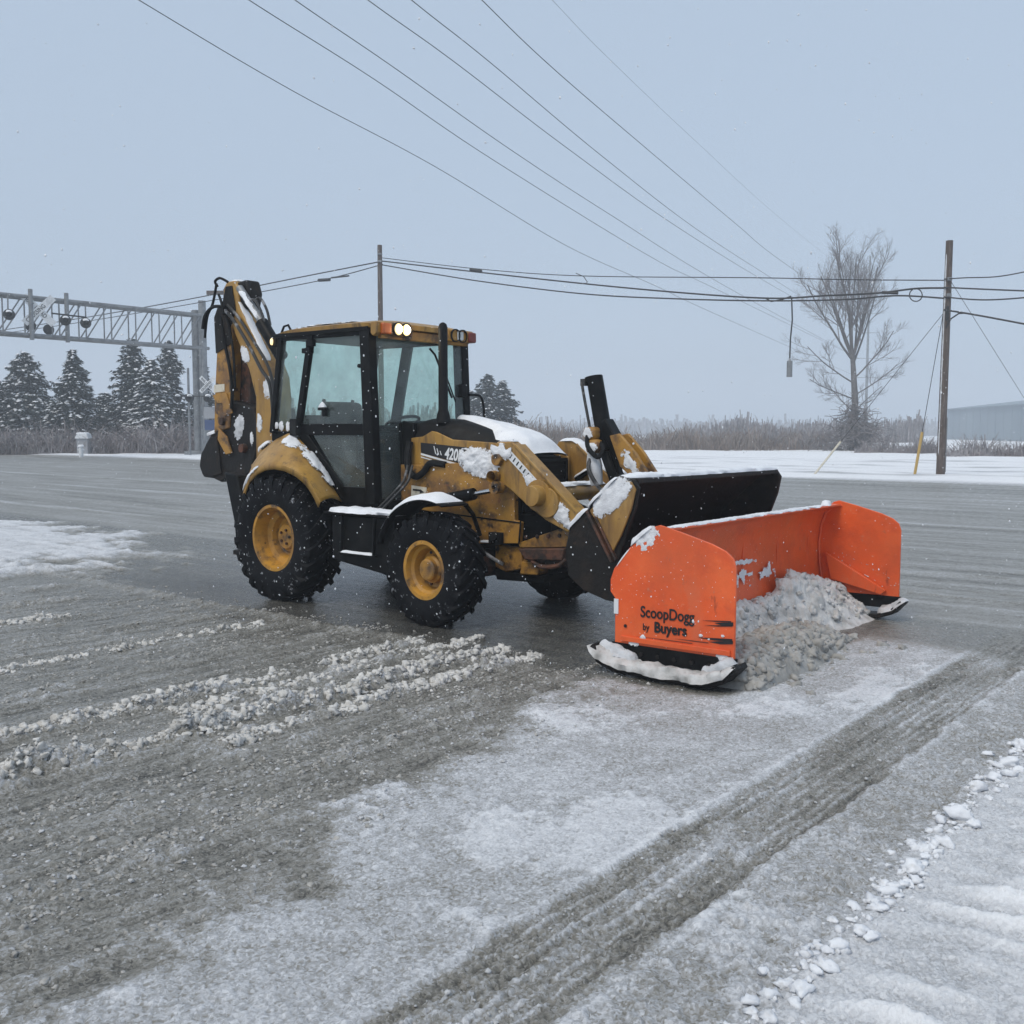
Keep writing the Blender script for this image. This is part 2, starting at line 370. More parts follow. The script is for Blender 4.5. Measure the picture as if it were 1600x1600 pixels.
def scatter(name, pos, size, mat, sub=0, seed=0, nvar=8, flat=.7, amp=.45, stretch=None):
    """many small lumps as one mesh"""
    rs = np.random.RandomState(seed); variants = [lump(sub, seed + i, amp) for i in range(nvar)]
    VV, FF = [], []; off = 0
    for i, (p, r) in enumerate(zip(pos, size)):
        V, Fc = variants[rs.randint(nvar)]; a = rs.rand() * 6.283; c, s_ = math.cos(a), math.sin(a)
        k = np.array([1, .65 + .5 * rs.rand(), flat * (.7 + .6 * rs.rand())]) * r
        Q = V * k; Q = np.stack([Q[:, 0] * c - Q[:, 1] * s_, Q[:, 0] * s_ + Q[:, 1] * c, Q[:, 2]], 1) + np.asarray(p)
        VV.append(Q); FF.append(Fc + off); off += len(V)
    me = np_mesh(name, np.concatenate(VV), np.concatenate(FF)); return link(name, me, mat)

# ================================================================== the ground
MX, MY, MH = -1.70, 10.62, 39.5                  # loader: rear axle on the ground, heading below +x
B0, B1 = math.cos(R(MH)), -math.sin(R(MH))        # driving direction
A0, A1 = math.sin(R(MH)), math.cos(R(MH))         # across it, to the loader's left
S_EDGE = 34.0                                     # far edge of the road, measured along A
def st(x, y): return x * A0 + y * A1, x * B0 + y * B1
def ground_fields(x, y):
    s, t = st(x, y); dist = np.hypot(x, y)
    lod = 1 - sst(14, 30, dist)
    f1 = fbm(x * 1.1, y * 1.1, 1, 4); f2 = fbm(x * 4, y * 4, 2, 4); f3 = fbm(x * 16, y * 16, 3, 3)
    wob = .10 * fbm(s * .9, t * .9, 4, 3); sw, tw = s + wob, t + wob + .05 * f2
    sa = fbm(s * .7, t * 7.5, 5, 4); sa2 = fbm(s * 2.2, t * 26, 6, 3)        # streaks along the windrows
    sb = fbm(t * .45, s * 6.0, 7, 4); sb2 = fbm(t * .12, s * 2.3, 8, 3)       # streaks along the driving lane
    jx, jy = .35 * fbm(x * 20, y * 20, 44, 2), .35 * fbm(x * 20, y * 20, 45, 2); w1, id1 = worley(x * 12 + jx, y * 12 + jy, 1); w2, id2 = worley(x * 25 + jx, y * 25 + jy, 2)
    clump = .55 * dome(w1, .30 + .28 * id1) * (id1 > .30); crumb = .5 * dome(w2, .28 + .3 * id2) * (id2 > .35)
    # ---- zones
    lane = band(sw, 5.55, 9.0, .12) * (1 - sst(-3.0, -2.8, t))                  # just scraped by the pusher
    pale = sst(-.20, .22, tw + 2.85 + .2 * (s - 1.2) + .45 * f1 + .26 * f2 + .16 * f3) * (1 - sst(7.75, 8.25, sw + .12 * f2)) * (1 - lane)
    tk = band(t + .05 * f2 + .03 * sa2 + .05 * fbm(s * .7, t * 0, 46, 3), -2.035, -1.605, .03) * (1 - sst(8.2, 9.5, s)) * sst(.3, 1.2, s)
    tk2 = band(t + .02 * f2, -1.42, -1.34, .05) * sst(6.2, 7.6, s) * .6
    track = np.clip(tk + tk2, 0, 1)
    right = sst(-1.25, -1.08, t + .04 * f2) * (1 - sst(8, 9.5, s))
    near_slush = (1 - sst(5.4, 5.7, sw)) * (1 - pale) * sst(-13, -9, tw + 1.5 * f1)
    far = sst(9.2, 12, s + f1) + 0 * s
    # ---- height
    h = .010 * f1 + .004 * f2 * lod
    h += lod * near_slush * (.016 * sa + .010 * sa2 + .016 * clump * sst(.0, .35, sa + .4 * f2) + .008 * crumb * sst(-.1, .3, f2) + .006 * f3)
    alb = .34 + .06 * f1 + .05 * f2
    alb += near_slush * (.13 * sa + .14 * clump * sst(.0, .35, sa + .4 * f2) + .18 * sa2 + .08 * crumb)
    wet = .72 + 0 * s
    ridge_all = 0 * s
    for t0, a, w, s0, s1, sd in ((-4.82, .085, .075, 1.0, 5.75, 21), (-5.50, .050, .10, 1.2, 5.5, 22), (-4.50, .050, .06, 3.0, 5.7, 23), (-4.62, .03, .05, 1.0, 3.4, 28),
                                 (-5.25, .035, .08, 3.4, 6.1, 29), (-6.3, .022, .12, 1.5, 5.4, 24), (-7.1, .03, .09, 2.0, 5.3, 25), (-7.9, .022, .12, 3.2, 5.2, 26), (-8.8, .035, .10, 2.6, 4.3, 27), (-9.7, .03, .12, 3.0, 5.4, 30), (-10.5, .035, .12, 3.6, 5.2, 31)):
        tt = t0 + .13 * fbm(s * .55, s * 0, sd, 3) + .05 * fbm(s * 3, s * 0, sd + 2, 2)
        g = np.exp(-((t - tt) / w) ** 2) * band(s, s0, s1, .35)
        lumpy = np.clip(.62 + 1.3 * fbm(s * 2.2, t * 2.2, sd + 4, 3), .12, 1.6) * (.62 + .55 * clump + .5 * f3 + .35 * crumb)
        r = g * np.clip(lumpy, 0, 2.2); h += a * 1.5 * r; ridge_all = np.maximum(ridge_all, g * np.clip(lumpy, 0, 1) * min(1, a / .06))
    alb += .40 * ridge_all * (.70 + .6 * f2); wet -= .25 * ridge_all
    # scattered crumbs between the windrows and the pale strip
    scat = near_slush * band(tw, -4.5, -3.3, .25)
    h += scat * lod * (.022 * clump * np.clip(.3 + 1.5 * f2, 0, 1) + .010 * crumb * np.clip(.5 + f2, 0, 1)); alb += scat * (.16 * clump * np.clip(.3 + 1.5 * f2, 0, 1) + .06 * crumb)
    # pale strip: thin packed snow
    f4 = fbm(x * 58, y * 58, 43, 2); h += pale * lod * (.006 + .006 * f3 + .006 * f4 + .008 * crumb * np.clip(.35 + 1.2 * f1, 0, 1) + .004 * sa2)
    alb = alb * (1 - pale) + pale * (.615 + .13 * f1 + .08 * f2 + .09 * f3 + .10 * f4 + .07 * sa + .07 * crumb)
    wet = wet * (1 - pale) + pale * .22
    patch = pale * sst(.17, .33, .25 * f3 + fbm(x * .9, y * .9, 40, 3) + .3 * f2); alb += .12 * patch; h += .006 * patch * lod
    # tyre track through it
    groove = np.clip(np.sin((t + .01 * f2) * 2 * math.pi / .058), -1, 1)
    veil = np.clip(.15 + .9 * fbm(s * .8, t * 3, 47, 3), 0, .55); tread = .06 * np.clip(np.sin((t + .012 * f2) * 2 * math.pi / .052) * 1.4, -1, 1) * np.clip(.5 + 1.2 * fbm(s * 1.1, t * 2, 48, 2), 0, 1)
    alb = alb * (1 - track * (1 - veil)) + track * (1 - veil) * (.325 + .10 * sa + .10 * clump + .08 * f3 + .16 * sa2 + .12 * f4 + tread); wet = wet * (1 - track) + track * .55
    h += track * lod * (-.014 + .004 * groove + .008 * sa2 + .010 * clump + .007 * crumb + .005 * f4)
    for q_, (c_, w_) in enumerate(((-1.995, .009), (-1.945, .007), (-1.89, .009), (-1.82, .011), (-1.755, .007), (-1.70, .009), (-1.645, .009))):
        ln = np.exp(-((t - c_ + .012 * fbm(s * 1.3, s * 0, 200 + q_, 2)) / w_) ** 2) * np.clip(2.2 * fbm(s * .9, s * 0 + q_, 210 + q_, 3) + .25 + .5 * f3, 0, 1) * tk; h += .010 * ln * lod; alb += .24 * ln
    rim = np.exp(-((np.abs(t + 1.82) - .245) / .022) ** 2) * (1 - sst(7.5, 8.5, s)) * sst(1, 2, s); h += .008 * rim * lod * (.6 + f2); alb += .10 * rim
    rough_r = band(t, -1.60, -1.2, .08) * pale; h += rough_r * lod * (.020 * clump + .010 * crumb); alb -= rough_r * .06 * (1 + f2)
    # wind ripples on the snow by the roadside
    ph = (x * .50 + y * .87) * 2 * math.pi / .20 + 3.2 * f1 + 2.2 * fbm(x * 2.4, y * 1.6, 41, 3)
    rip = (.5 + .5 * np.sin(ph)) ** 1.6 * np.clip(.42 + 1.5 * fbm(x * 1.5, y * 1.5, 42, 3), 0, 1)
    grow = right * sst(-1.12, -.80, t) * (1 - .6 * sst(.2, 1.2, t))
    h += right * (.016 + .006 * f3 * lod + .003 * f4 * lod) + grow * .055 * rip
    alb = alb * (1 - right) + right * (.76 + .16 * sst(-1.1, -.6, t) + .08 * f1 + .06 * f3 + .05 * f4) + grow * .55 * (rip - .25)
    wet = wet * (1 - right) + right * .12
    # scraped lane: wet, dark, fine streaks along the driving direction
    wet_shade = np.exp(-(((s - 6.9) / 2.1) ** 2 + ((t + 6.4) / 3.2) ** 2))  # wet ground under and round the loader, its shadow painted into the colour too
    alb = alb * (1 - lane) + lane * (.265 + .09 * sb + .04 * f2 + .04 * f3 - .26 * wet_shade * (.75 + .4 * f1)); wet = wet * (1 - lane) + lane * (.78 + .22 * wet_shade)
    h = h * (1 - .75 * lane) + lane * lod * (.007 * sb + .003 * f3)
    alb -= .13 * wet_shade * (1 - lane) * (1 - pale); wet += .2 * wet_shade * (1 - pale)
    edge = np.exp(-((sw - 5.52) / .10) ** 2) * (1 - sst(-5.6, -5.2, t)); h += lod * edge * .025 * (.5 + clump * 1.2 + .6 * f2); alb += .10 * edge
    # beyond the lane and to the far side: traffic streaks
    oth = np.clip(far + sst(8.9, 9.3, sw) * (1 - pale), 0, 1) * (1 - right)
    alb = alb * (1 - oth) + oth * (.39 + .20 * sb2 + .16 * sb + .03 * f1 + .03 * f3); wet = wet * (1 - oth) + oth * .62
    for s0, w, a, da in ((10.6, .10, .03, .12), (11.0, .05, -.012, -.10), (12.2, .09, .035, .10), (12.6, .05, -.01, -.12), (18.2, .14, -.02, -.16), (18.6, .3, .03, .12), (23.5, .4, .02, .10), (26, .25, .02, .12), (15.2, .2, .02, .10), (31.4, .35, -.03, -.15), (32.6, .3, .03, .1), (29.2, .15, -.01, -.1)):
        g = np.exp(-((s + .25 * f1 + .1 * sb - s0) / w) ** 2) * np.clip(.6 + 1.1 * fbm(t * .25, t * 0, int(s0 * 3), 2), 0, 1); h += a * g * sst(9, 10, s); alb += da * g * sst(9, 10, s)
    # snow left lying at the far left
    wp = sst(-.04, .14, .5 - np.hypot((s - 5.9) / 2.7, (t + 16.8) / 5.4) * .5 + .22 * f1 + .10 * f2 + .06 * sb) * (1 - sst(-10.8, -9.8, t))
    alb = alb * (1 - wp) + wp * (.74 + .12 * f2 + .14 * sb); wet *= 1 - .8 * wp; h += wp * (.05 + .02 * f2 + .02 * clump * lod)
    wl = np.clip(sst(.22, .5, sb2 + .3 * f1), 0, 1) * sst(-9, -11, t) * 0
    # verge beyond the road
    ev = sst(S_EDGE - .5, S_EDGE + .6, s + .5 * fbm(t * .2, t * 0, 50, 3))
    trk = ev * (sum(np.exp(-((s - c_ + 1.5 * fbm(t * .06, t * 0, 55 + j_, 2)) / w_) ** 2) for j_, (c_, w_) in enumerate(((44, .7), (47.5, .6), (53, 1.0), (57, .8)))) * .8 + np.exp(-((s - 37.5 + 1.2 * fbm(t * .08, t * 0, 52, 2)) / .5) ** 2) + .8 * np.exp(-((s - 39.6 + fbm(t * .07, t * 0, 53, 2)) / .45) ** 2)) * sst(-40, -28, t) * np.clip(.5 + fbm(t * .3, s * .5, 54, 3) * 1.5, 0, 1)
    alb = alb * (1 - ev) + ev * (.93 + .05 * f1 - .42 * trk); wet = wet * (1 - ev) + ev * .05
    h += ev * (.10 + .10 * fbm(x * .22, y * .22, 51, 3))
    return h, np.clip(alb, .02, 1), np.clip(wet, 0, 1)

def ground_z(x, y):
    h, a, w = ground_fields(np.array([float(x)]), np.array([float(y)])); return float(h[0])

def slush_material(name):
    m, n, p, _ = mat_new(name); tc = N(n, 'ShaderNodeTexCoord').outputs['Object']
    a = N(n, 'ShaderNodeAttribute', attribute_name='cover').outputs['Fac']; w = N(n, 'ShaderNodeAttribute', attribute_name='wet').outputs['Fac']
    fine = noise_n(n, 64, 7, .70, tc); fine2 = noise_n(n, 9, 5, .6, tc)
    calm = N(n, 'ShaderNodeMapRange'); calm.inputs[1].default_value = .55; calm.inputs[2].default_value = .95; calm.inputs[3].default_value = 1; calm.inputs[4].default_value = .35; n.links.new(a, calm.inputs[0])
    av = math_n(n, 'ADD', a, math_n(n, 'MULTIPLY', math_n(n, 'MULTIPLY', math_n(n, 'SUBTRACT', fine, .5), .66), calm.outputs[0])); av = math_n(n, 'ADD', av, math_n(n, 'MULTIPLY', math_n(n, 'SUBTRACT', fine2, .5), .12))
    fl_ = N(n, 'ShaderNodeTexVoronoi'); fl_.inputs['Scale'].default_value = 92; wv = N(n, 'ShaderNodeVectorMath', operation='ADD'); nv_ = N(n, 'ShaderNodeTexNoise'); nv_.inputs['Scale'].default_value = 30; n.links.new(tc, nv_.inputs['Vector']); sv_ = N(n, 'ShaderNodeVectorMath', operation='SCALE'); sv_.inputs['Scale'].default_value = .05; n.links.new(nv_.outputs['Color'], sv_.inputs[0]); n.links.new(tc, wv.inputs[0]); n.links.new(sv_.outputs[0], wv.inputs[1]); n.links.new(wv.outputs[0], fl_.inputs['Vector'])
    flake = ramp_n(n, fl_.outputs['Color'], 0, 1); av = math_n(n, 'ADD', av, math_n(n, 'MULTIPLY', math_n(n, 'MULTIPLY', math_n(n, 'SUBTRACT', flake, .5), .36), calm.outputs[0]))
    cr = N(n, 'ShaderNodeValToRGB'); n.links.new(av, cr.inputs[0]); e = cr.color_ramp.elements
    e[0].position = 0; e[0].color = (.040, .040, .038, 1); e[1].position = 1; e[1].color = (.88, .895, .915, 1)
    for pos, c in ((.18, (.10, .098, .088)), (.32, (.205, .197, .172)), (.45, (.295, .288, .265)), (.60, (.43, .44, .455)), (.78, (.66, .675, .70))):
        k = e.new(pos); k.color = (*c, 1)
    n.links.new(cr.outputs[0], p.inputs['Base Color'])
    rg = N(n, 'ShaderNodeMapRange'); rg.inputs[1].default_value = 0; rg.inputs[2].default_value = 1; rg.inputs[3].default_value = .85; rg.inputs[4].default_value = .10
    n.links.new(math_n(n, 'ADD', w, math_n(n, 'MULTIPLY', math_n(n, 'SUBTRACT', fine2, .5), .7)), rg.inputs[0]); n.links.new(rg.outputs[0], p.inputs['Roughness'])
    p.inputs['Specular IOR Level'].default_value = .42
    b1 = N(n, 'ShaderNodeBump'); b1.inputs['Distance'].default_value = .012; b1.inputs['Strength'].default_value = .9
    n.links.new(fine, b1.inputs['Height'])
    vo = N(n, 'ShaderNodeTexVoronoi'); vo.inputs['Scale'].default_value = 42; n.links.new(tc, vo.inputs['Vector'])
    b2 = N(n, 'ShaderNodeBump'); b2.inputs['Distance'].default_value = .005; b2.inputs['Strength'].default_value = .6
    n.links.new(flake, b2.inputs['Height']); n.links.new(b1.outputs[0], b2.inputs['Normal']); n.links.new(b2.outputs[0], p.inputs['Normal'])
    return m
MT['ground'] = slush_material('slushy_ground')

ys = [1.3]
while ys[-1] < 150:
    y = ys[-1]; ys.append(y * (1 + (.0026 if y < 9 else .0026 + .0040 * min(1, (y - 9) / 12))))
ys = np.array(ys); us = np.concatenate([np.linspace(-1.5, -.625, 50), np.linspace(-.62, .62, 600), np.linspace(.625, 1.5, 50)])
GX = np.outer(ys, us); GY = np.repeat(ys[:, None], len(us), 1)
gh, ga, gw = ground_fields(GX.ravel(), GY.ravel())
GV = np.stack([GX.ravel(), GY.ravel(), gh], 1)
ny, nx = GX.shape; idx = np.arange(ny * nx).reshape(ny, nx)
GF = np.stack([idx[:-1, :-1], idx[:-1, 1:], idx[1:, 1:], idx[1:, :-1]], -1).reshape(-1, 4)
fs_ = st(GV[GF[:, 0], 0], GV[GF[:, 0], 1])[0]
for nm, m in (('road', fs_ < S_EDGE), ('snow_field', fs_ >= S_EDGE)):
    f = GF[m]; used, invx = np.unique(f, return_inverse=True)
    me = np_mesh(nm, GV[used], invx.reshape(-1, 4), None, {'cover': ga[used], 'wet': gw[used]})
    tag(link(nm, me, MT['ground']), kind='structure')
# the land beyond, to the horizon
def far_sheet():
    n = 90; g = np.linspace(-1, 1, n); g = np.sign(g) * np.abs(g) ** 2.2 * 900
    X, Y = np.meshgrid(g, g + 60); Z = -.07 + .25 * fbm(X * .01, Y * .01, 60, 3) * sst(120, 300, np.hypot(X, Y))
    i = np.arange(n * n).reshape(n, n); Fq = np.stack([i[:-1, :-1], i[:-1, 1:], i[1:, 1:], i[1:, :-1]], -1).reshape(-1, 4)
    V = np.stack([X.ravel(), Y.ravel(), Z.ravel()], 1); cov = .93 + .05 * fbm(X.ravel() * .05, Y.ravel() * .05, 61, 3)
    me = np_mesh('ground', V, Fq, None, {'cover': cov, 'wet': cov * 0 + .05}); tag(link('ground', me, MT['ground']), kind='structure')
far_sheet()

# loose crumbs and clods of slush round the windrows: nobody could count them
rs = np.random.RandomState(3)
def crumbs(name, label, n, fn, size, mat, seed, sub=0, sink=.35, amp=.75, flat=.6, pw=3):
    P = np.array([fn() for _ in range(n)]); z = ground_fields(P[:, 0], P[:, 1])[0]
    sz = size[0] + (size[1] - size[0]) * rs.rand(n) ** pw
    o = scatter(name, np.column_stack([P, z + sz * (1 - sink) * .55]), sz, mat, sub, seed, 10, flat, amp)
    return tag(o, label, 'slush', kind='stuff')
def in_st(s, t): return (s * A0 + t * B0, s * A1 + t * B1)
_S = np.linspace(0, 7, 1401); _keep = {k: .12 + 1.1 * np.clip(.45 + 1.3 * fbm(_S * 1.7, _S * 0 + k * 3.3, 90, 3), 0, None) for k in range(6)}
_mid = {sd: .13 * fbm(_S * .55, _S * 0, sd, 3) + .05 * fbm(_S * 3, _S * 0, sd + 2, 2) for sd in (21, 22, 23, 29, 25, 27)}
def ridge_pt(spread=.42):
    k = rs.choice(6, p=[.34, .21, .18, .12, .08, .07]); t0, w, s0, s1, sd = ((-4.82, .085, 1.0, 5.8, 21), (-5.5, .10, 1.2, 5.6, 22), (-4.5, .07, 3.0, 5.8, 23), (-5.25, .09, 3.2, 6.0, 29), (-7.1, .10, 2.2, 5.2, 25), (-8.8, .10, 2.6, 4.3, 27))[k]
    while True:
        s = s0 + (s1 - s0) * rs.rand()
        if rs.rand() < _keep[k][int(s * 200)]: break
    tt = t0 + _mid[sd][int(s * 200)]
    return in_st(s, tt + w * rs.randn() * spread)
crumbs('slush_windrows', 'clumpy windrows of grey slush lying across the road, left of the pusher', 4200, ridge_pt, (.005, .032), MT['windrow'], 15, 1, 1.25, 1.0, .75, 2.6)
crumbs('slush_crumbs', 'grey crumbs of slush strewn along the windrows on the road', 700, lambda: ridge_pt(1.6), (.004, .016), MT['windrow'], 5, 1)
crumbs('road_crumbs', 'small flat crumbs of slush scattered over the wet road', 700, lambda: in_st(1.2 + 4.5 * rs.rand(), -4.4 + 1.3 * rs.rand() ** .7), (.004, .012), MT['slush_pale'], 6, 1)
crumbs('track_crumbs', 'little lumps of slush thrown up in the tyre track', 400, lambda: in_st(1.5 + 6 * rs.rand(), -1.86 + .16 * rs.randn()), (.004, .011), MT['slush_pale'], 8, 1, .6)

# streaks of small clods smeared along the windrows, everywhere on the slushy part
def smear_pt():
    while True:
        s = .9 + 5.0 * rs.rand(); t = -10.5 + 7.7 * rs.rand() ** .55
        if t > -2.9 - .2 * (s - 1.2) + .2 * rs.randn(): continue
        i = int((t + 11) * 40), int(s * 12)
        if rs.rand() < _smear[i]: return in_st(s, t)
_st, _ss = np.meshgrid(np.arange(360) / 40 - 11, np.arange(84) / 12, indexing='ij')
_smear = np.clip(.05 + 2.6 * fbm(_ss * .55, _st * 5.0, 97, 3) + 1.2 * fbm(_ss * 2.0, _st * 9.0, 98, 2), .02, 1)
crumbs('slush_smears', 'fine grey clods of slush smeared in streaks over the left road', 6500, smear_pt, (.004, .015), MT['smear'], 16, 1, 1.1, 1.0, .6, 2.6)

# white lumps of snow in a row along the roadside
chunks = [(1252, 1560, .055), (1275, 1535, .03), (1310, 1490, .05), (1345, 1470, .045), (1362, 1478, .04), (1388, 1405, .050), (1427, 1368, .065), (1445, 1352, .03), (1420, 1392, .03), (1438, 1396, .022), (1462, 1350, .018), (1475, 1328, .065), (1455, 1335, .03),
          (1500, 1285, .085), (1520, 1300, .05), (1528, 1240, .07), (1552, 1222, .06), (1545, 1255, .03), (1575, 1200, .07), (1592, 1212, .045), (1597, 1172, .07), (1330, 1448, .02), (1490, 1265, .03), (1566, 1235, .025), (1582, 1182, .04)]
chunks.sort(key=lambda c: -c[1])
ORD = 'first second third fourth fifth sixth seventh eighth ninth tenth eleventh twelfth thirteenth fourteenth fifteenth sixteenth seventeenth eighteenth nineteenth twentieth twenty-first twenty-second twenty-third twenty-fourth twenty-fifth'.split()
for i, (px, py, r) in enumerate(chunks):
    d = at(px, py, 4); k = EYE / (EYE - d.z); x, y = d.x * k, d.y * k
    V, Fc = lump(2, 50 + i, .55, 1.1); V = V * np.array([1.15, .8, .62]) * r * .62
    me = np_mesh('snow_lump', V, Fc); o = link('snow_lump', me, MT['snow'])
    o.location = (x, y, ground_z(x, y) + r * .22); o.rotation_euler = (rnd.uniform(-.2, .2), rnd.uniform(-.2, .2), rnd.uniform(0, 6.28))
    tag(o, '%s white snow lump, %s from the bottom of the roadside row' % ('larger' if r > .055 else ('small' if r > .028 else 'tiny'), ORD[i]), 'snow lump', 'snow lumps along the roadside')
crumbs('roadside_crumbs', 'fine white crumbs of snow between the lumps along the roadside', 420, lambda: in_st(2.4 + 4.4 * rs.rand(), -1.16 + .05 * rs.randn()), (.005, .030), MT['snow'], 9, 1, .6, .8, .55, 2.6)

# ================================================================== the backhoe loader
LD = empty('backhoe_loader', (MX, MY, 0), -R(MH), label='yellow backhoe loader with black cab and snow on it, one work lamp lit', cat='backhoe loader')
def tyre_mb(Rt, W, rimR, nl, out):
    """tyre spun about the y axis through the origin, out = +-1 side that faces outwards"""
    mb = MB(); h = W / 2
    prof = [(rimR, -h * .80), (rimR + .03, -h * .90), (Rt * .72, -h * 1.0), (Rt * .84, -h * .99), (Rt * .91, -h * .90), (Rt * .935, -h * .6), (Rt * .945, 0),
            (Rt * .935, h * .6), (Rt * .91, h * .90), (Rt * .84, h * .99), (Rt * .72, h * 1.0), (rimR + .03, h * .90), (rimR, h * .80)]
    mb.lathe(prof, (0, 0, 0), (0, 1, 0), 56)
    dl = 2 * math.pi / nl
    for side in (-1, 1):
        for k in range(nl):
            f0 = k * dl + (0 if side < 0 else dl / 2); sec = []
            for q, (a, r0, r1, wd) in enumerate(((-.04, .93, 1.0, .36), (.35, .925, .998, .36), (.72, .905, .985, .40), (.98, .86, .955, .46), (1.03, .77, .89, .40))):
                f = f0 + dl * 1.15 * max(0, a); w = dl * wd / 2 * (1.0)
                for rr, ff in ((r0, f - w), (r0, f + w), (r1, f + w * .82), (r1, f - w * .82)):
                    sec.append((Rt * rr * math.sin(ff), side * a * h, Rt * rr * math.cos(ff)))
            fs = [(i * 4 + j, i * 4 + (j + 1) % 4, (i + 1) * 4 + (j + 1) % 4, (i + 1) * 4 + j) for i in range(4) for j in range(4)] + [(0, 1, 2, 3), (16, 17, 18, 19)]
            mb.add(sec, fs)
    return mb
def make_wheel(loc, Rt, W, rimR, nl, out, rear, steer=0):
    h = W / 2; o = out
    if rear: prof = [(rimR + .028, h * .80), (rimR + .03, h * .86), (rimR - .012, h * .86), (rimR - .03, h * .66), (rimR - .045, h * .28), (rimR - .10, h * .20), (rimR - .12, -h * .05), (.16, -h * .12), (.15, h * .02), (.02, h * .02)]
    else: prof = [(rimR + .024, h * .80), (rimR + .026, h * .88), (rimR - .010, h * .88), (rimR - .024, h * .60), (rimR - .05, h * .50), (rimR - .07, h * .0), (.11, -h * .1), (.02, -h * .1)]
    rm = MB().lathe([(r, a * o) for r, a in prof], (0, 0, 0), (0, 1, 0), 48).lathe([(r, a * o) for r, a in [(rimR, h * .8), (rimR - .05, 0), (rimR, -h * .8)]], (0, 0, 0), (0, 1, 0), 40)
    wh = rm.build('wheel', MT['rim'], LD, ang=30); wh.location = loc; wh.rotation_euler = (0, rnd.uniform(0, 1), steer)
    tyre_mb(Rt, W, rimR, nl, o).build('tyre', MT['rubber'], wh, ang=32)
    hb = MB()
    if rear: hb.lathe([(.125, h * .0), (.125, h * .16), (.115, h * .20), (.0, h * .20)] if o > 0 else [(.125, 0), (.125, -h * .16), (.115, -h * .20), (0, -h * .20)], (0, 0, 0), (0, 1, 0), 28)
    else: hb.lathe([(r, a * o) for r, a in ((.125, -h * .1), (.12, h * .30), (.10, h * .40), (.095, h * .62), (.08, h * .68), (0, h * .68))], (0, 0, 0), (0, 1, 0), 28)
    hb.build('hub', MT['rim'], wh, ang=30)
    n = 5 if rear else 8; rr = .07 if rear else .15; aa = h * .20 if rear else -h * .08
    for k in range(n):
        f = 2 * math.pi * k / n; y0 = aa * o
        MB().lathe([(.014, 0), (.014, .018 * o), (0, .018 * o)], (rr * math.sin(f), y0, rr * math.cos(f)), (0, 1, 0), 6).build('wheel_nut', MT['rust'], wh)
    return wh
for sgn in (-1, 1):
    make_wheel((0, sgn * .86, .622), .640, .47, .315, 22, sgn, True)
    make_wheel((2.10, sgn * .92, .485), .500, .33, .235, 20, sgn, False, R(-3))

def part(name, mb, mat, bevel=.006, parent=LD, **k): return mb.build(name, MT[mat], parent, bevel, **k)
# ---- chassis
ch = MB().box((.9, 0, .78), (4.0, .62, .34)).box((1.1, 0, .60), (1.0, .5, .35)).box((-.05, 0, .64), (.5, .7, .5))
part('chassis', ch, 'black')
part('rear_axle', MB().tube([(0, -.75, .635), (0, .75, .635)], .14, 14), 'black')
fa = part('front_axle', MB().tube([(2.1, -.80, .485), (2.1, -.35, .47), (2.1, .35, .47), (2.1, .80, .485)], [.10, .13, .13, .10], 12).lathe([(.0, -.18), (.15, -.1), (.17, 0), (.15, .1), (0, .18)], (2.1, 0, .47), (1, 0, 0), 16), 'rust')
tk = part('side_tank', MB().prism([(.82, .47), (1.60, .38), (1.66, .55), (1.66, .905), (.82, .905)], -1.00, -.40), 'black', .02)
part('side_tank', MB().prism([(.82, .47), (1.60, .38), (1.66, .55), (1.66, .905), (.82, .905)], .40, 1.00), 'black', .02)
stp = part('step', MB().box((1.22, -.84, .92), (.92, .42, .024)).box((1.22, -1.04, .55), (.5, .04, .02)).bar((1.0, -1.04, .54), (1.0, -1.02, .9), .02, .03).bar((1.44, -1.04, .54), (1.44, -1.02, .9), .02, .03), 'black')
snow_strip(stp, [(.80, -.94, .932), (1.2, -.95, .932), (1.70, -.94, .932)], .22, .045, 4)
snow_strip(stp, [(1.0, -1.04, .562), (1.44, -1.04, .562)], .05, .02, 6)

# ---- main frame sides and engine bay, front to the counterweight
lowpanel = [(1.16, 1.36), (1.16, .96), (1.84, .90), (2.10, .66), (2.62, .70), (2.64, .885), (2.575, .90), (2.575, 1.14), (2.46, 1.25), (2.40, 1.45), (2.36, 1.54), (1.92, 1.39), (1.42, 1.36)]
fr = part('frame_side', MB().prism(lowpanel, -.42, -.36), 'yellow_dirty')
part('frame_side', MB().prism(lowpanel, .36, .42), 'yellow')
part('panel_seam', MB().bar((1.86, -.423, .915), (2.64, -.423, .882), .006, .012).bar((2.63, -.423, .70), (2.65, -.423, .90), .006, .014), 'black', 0, fr)
lb = part('warning_label', MB().slab([(1.30, -.423, 1.00), (1.50, -.423, .995), (1.51, -.423, 1.15), (1.31, -.423, 1.165)], .004), 'label', 0, fr)
part('print', MB().slab([(1.33, -.427, 1.115), (1.44, -.427, 1.11), (1.44, -.427, 1.128), (1.33, -.427, 1.133)], .002).slab([(1.43, -.427, 1.13), (1.48, -.427, 1.105), (1.42, -.427, 1.09)], .002).slab([(1.35, -.427, 1.045), (1.47, -.427, 1.04), (1.47, -.427, 1.052), (1.35, -.427, 1.057)], .002), 'ink', 0, lb)
part('engine_block', MB().box((2.0, 0, 1.15), (1.1, .6, .6)), 'black')
nose = part('front_frame', MB().prism([(2.60, .70), (3.07, .86), (3.15, .78), (3.12, .70), (2.62, .66)], -.40, .40), 'yellow_dirty')
part('front_weight', MB().prism([(2.62, .655), (3.12, .695), (3.11, .585), (2.70, .56)], -.43, .43).prism([(2.66, .555), (3.09, .575), (3.07, .52), (2.72, .50)], -.36, .36), 'rust', .012)
